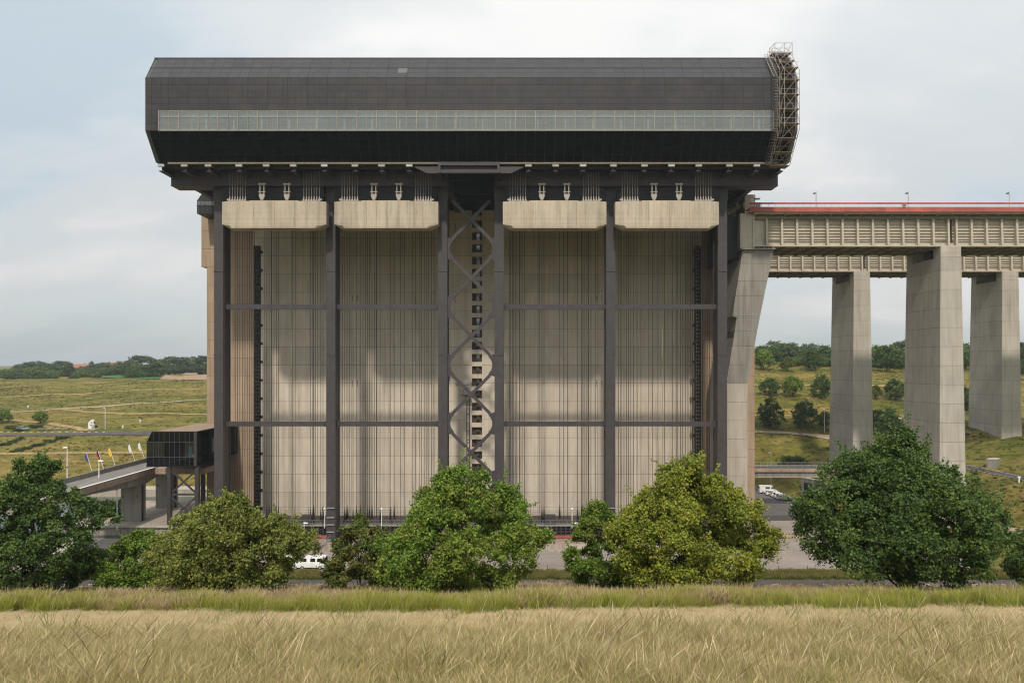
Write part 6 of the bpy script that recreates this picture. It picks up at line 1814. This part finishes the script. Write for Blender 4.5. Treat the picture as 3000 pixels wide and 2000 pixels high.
def grass_field(name, label, pts, rots, scl, tufts):
    coll = bpy.data.collections.new(name + '_tufts')
    for t in tufts: coll.objects.link(t)
    me = bpy.data.meshes.new(name); me.vertices.add(len(pts)); me.vertices.foreach_set('co', np.asarray(pts, np.float32).ravel())
    a = me.attributes.new('rot', 'FLOAT_VECTOR', 'POINT'); a.data.foreach_set('vector', np.asarray(rots, np.float32).ravel())
    a = me.attributes.new('scl', 'FLOAT', 'POINT'); a.data.foreach_set('value', np.asarray(scl, np.float32))
    a = me.attributes.new('pick', 'INT', 'POINT'); a.data.foreach_set('value', rng.integers(0, len(tufts), len(pts)).astype(np.int32))
    me.update()
    o = put(name, me); tag(o, label, kind='stuff')
    ng = bpy.data.node_groups.new(name, 'GeometryNodeTree')
    ng.interface.new_socket('Geometry', in_out='INPUT', socket_type='NodeSocketGeometry')
    ng.interface.new_socket('Geometry', in_out='OUTPUT', socket_type='NodeSocketGeometry')
    gi = ng.nodes.new('NodeGroupInput'); go = ng.nodes.new('NodeGroupOutput')
    ip = ng.nodes.new('GeometryNodeInstanceOnPoints'); ci = ng.nodes.new('GeometryNodeCollectionInfo')
    ci.inputs['Collection'].default_value = coll; ci.inputs['Separate Children'].default_value = True; ci.inputs['Reset Children'].default_value = True
    ip.inputs['Pick Instance'].default_value = True
    def attr(nm, dt):
        n = ng.nodes.new('GeometryNodeInputNamedAttribute'); n.data_type = dt; n.inputs['Name'].default_value = nm
        return n.outputs['Attribute']
    L = ng.links.new
    L(gi.outputs[0], ip.inputs['Points']); L(ci.outputs[0], ip.inputs['Instance'])
    L(attr('pick', 'INT'), ip.inputs['Instance Index'])
    L(attr('rot', 'FLOAT_VECTOR'), ip.inputs['Rotation']); L(attr('scl', 'FLOAT'), ip.inputs['Scale'])
    L(ip.outputs[0], go.inputs[0])
    md = o.modifiers.new('grass', 'NODES'); md.node_group = ng
    return o
def scatter(y0, y1, dens, marg=1.1):
    """points on the slope between two distances, a little wider than the view"""
    yy = []; xx = []
    for a in np.arange(y0, y1, .5):
        hw_ = a * .78 * marg + 3
        n = rng.poisson(dens(a) * .5 * 2 * hw_)
        yy.append(rng.uniform(a, a + .5, n)); xx.append(rng.uniform(-hw_, hw_, n))
    x, y = np.concatenate(xx), np.concatenate(yy)
    return x, y
def field(name, label, y0, y1, dens, tufts, s0=.8, s1=1.2, edge=None):
    x, y = scatter(y0, y1, dens)
    if edge is not None:
        k = edge(x, y); x, y = x[k], y[k]
    n = len(x)
    pts = np.stack([x, y, H(x, y) - .04], 1)
    rots = np.stack([rng.normal(0, .06, n), rng.normal(0, .06, n), rng.uniform(-1.5, 1.5, n)], 1)
    wav = 1 + .14 * np.sin(x * .9 + 1.3 * np.sin(y * .7)) + .10 * np.sin(x * 2.7 + y * 1.1) + .08 * np.sin(x * .23 - y * .4)
    grass_field(name, label, pts, rots, rng.uniform(s0, s1, n) * wav, tufts)
TAN, TAN2, STRAW = (.44, .345, .17), (.58, .465, .265), (.66, .55, .35)
GRN, GRN2 = (.18, .22, .024), (.33, .35, .055)
edge_y = lambda x: 26.4 + .8 * np.sin(x * .31) + .5 * np.sin(x * .83 + 1) + .35 * np.sin(x * 2.3 + 2) - .012 * x
dry = [tuft('tuft', 80, .34, .27, .85, (.27, .225, .08), TAN, TAN2, .18, .003, 100 + i, wind=.22) for i in range(5)] + [tuft('tuft', 70, .30, .27, .8, (.17, .19, .04), (.30, .29, .09), TAN2, .1, .003, 106 + i, wind=.22) for i in range(4)] + [tuft('tuft', 64, .28, .27, 1.6, (.33, .25, .12), (.52, .42, .25), STRAW, .1, .0036, 108 + i, flat=.3, wind=.4) for i in range(2)]
stalk = [tuft('tuft', 6, .78, .22, .4, (.17, .15, .045), TAN, STRAW, .9, .0026, 110 + i, wind=.32) for i in range(3)] + [tuft('tuft', 5, .85, .2, .5, (.16, .13, .05), (.2, .14, .07), (.25, .16, .09), .9, .0026, 115 + i, wind=.2) for i in range(2)]
field('dry_grass', 'dry tan meadow grass filling the bottom of the picture', 7.5, 18.0, lambda a: 34 if a < 14 else 34 - (a - 14) * 7, dry, .7, 1.25)
field('seed_stalks', 'sparse tall seed stalks standing above the dry grass', 8.0, 19.5, lambda a: 5.0 if a < 13 else max(.6, 5.0 - (a - 13) * 1.1), stalk, .7, 1.2)
hay = [tuft('tuft', 84, .36, .36, 2.6, (.36, .27, .13), TAN2, STRAW, .03, .0045, 120 + i, flat=.86, wind=.3) for i in range(5)]
field('cut_hay', 'pale cut hay lying in a band across the slope', 14.0, 27.4, lambda a: 20, hay, .7, 1.2, lambda x, y: y < edge_y(x) + .3)
grn = [tuft('tuft', 50, .72, .24, .25, GRN, GRN2, (.30, .225, .11), .12, .0075, 130 + i, wind=.1) for i in range(4)]
hd = [tuft('tuft', 44, .62, .26, .34, (.22, .19, .055), (.37, .29, .14), (.44, .34, .19), .8, .007, 140 + i, wind=.15) for i in range(4)]
field('green_grass', 'bright green strip of fresh grass behind the cut hay', 23.6, 29.8, lambda a: 25, grn, .6, 1.1, lambda x, y: (y > edge_y(x) + rng.normal(0, .55, len(x)) + .2))
field('meadow_grass', 'tall seeding meadow grass below the row of trees', 27.2, 47, lambda a: 15 if a < 38 else 11, hd, .7, 1.2)
weed = [tuft('tuft', 16, .7, .3, .6, (.12, .16, .03), (.2, .24, .05), (.3, .24, .1), .35, .009, 170 + i, wind=.1) for i in range(3)]
field('field_weeds', 'scattered green weeds in the dry grass', 9.0, 26.0, lambda a: .55, weed, .35, .9)
vg_ = [tuft('tuft', 60, .8, .8, .3, (.10, .13, .02), (.17, .175, .035), (.24, .2, .07), .4, .03, 150 + i) for i in range(3)]
x = rng.uniform(-90, 110, 4200); y = rng.uniform(127.9, 132.4, 4200)
grass_field('verge_grass', 'strip of grass between the road and the paving', np.stack([x, y, H(x, y)], 1), np.stack([x * 0, x * 0, rng.uniform(0, 6, 4200)], 1), rng.uniform(.6, 1.1, 4200), vg_)

# rough tussocks on the hills
hl = [tuft('tuft', 60, .75, .75, .5, (.075, .095, .016), (.16, .155, .032), (.24, .19, .06), .3, .04, 160 + i) for i in range(3)] + [tuft('tuft', 60, .7, .8, .6, (.15, .13, .035), (.27, .21, .08), (.32, .24, .1), .4, .05, 165 + i) for i in range(3)] + [tuft('tuft', 60, .9, .7, .4, (.045, .08, .014), (.09, .13, .022), (.16, .16, .04), .1, .06, 168 + i) for i in range(2)]
def tussocks(name, label, n, x0, x1, y0, y1, keep):
    x = rng.uniform(x0, x1, n); y = rng.uniform(y0, y1, n)
    dn = np.sin(x * .05 + y * .09) + np.sin(x * .13 - y * .21 + 1) + .8 * np.sin(y * .35 + x * .02)
    k = keep(x, y) & (rng.uniform(-1.4, 2.2, n) < dn + 1.0); x, y = x[k], y[k]
    sl = rng.uniform(.22, .6, len(x))
    grass_field(name, label, np.stack([x, y, H(x, y) - .1], 1), np.stack([x * 0, x * 0, rng.uniform(0, 6, len(x))], 1), sl, hl)
off_road = lambda x, y: (np.abs(y - 256) > 6) & (y > 203)
tussocks('hill_tussocks', 'rough grass tussocks covering the left hillside', 17000, -340, -70, 203, 432, lambda x, y: off_road(x, y) & (x > -.80 * y) & (x < -.36 * y))
tussocks('hillside_tussocks', 'rough grass tussocks covering the right hillside', 11000, 70, 270, 234, 350, lambda x, y: (x > .32 * y) & (x < .78 * y))
tussocks('bank_tussocks', 'rough grass tussocks covering the bank at the right', 6000, 96, 175, 128, 232, lambda x, y: (x + (y - 150) * .16 > 98) & (x < .78 * y))

# ------------------------------------------------------------------ haze
hz = MB().box(-9500, 9500, -450, 9500, -12, 118)
ho = hz.build('haze', M['white']); tag(ho, 'thin pale summer haze', kind='stuff')
t = NT('summer_haze')
pv_ = t.n('ShaderNodeVolumePrincipled')
pv_.inputs['Color'].default_value = (.80, .87, .95, 1)
pv_.inputs['Density'].default_value = 0.00015
pv_.inputs['Anisotropy'].default_value = 0.2
t.l(pv_.outputs[0], t.out.inputs['Volume'])
ho.data.materials.clear(); ho.data.materials.append(t.m)
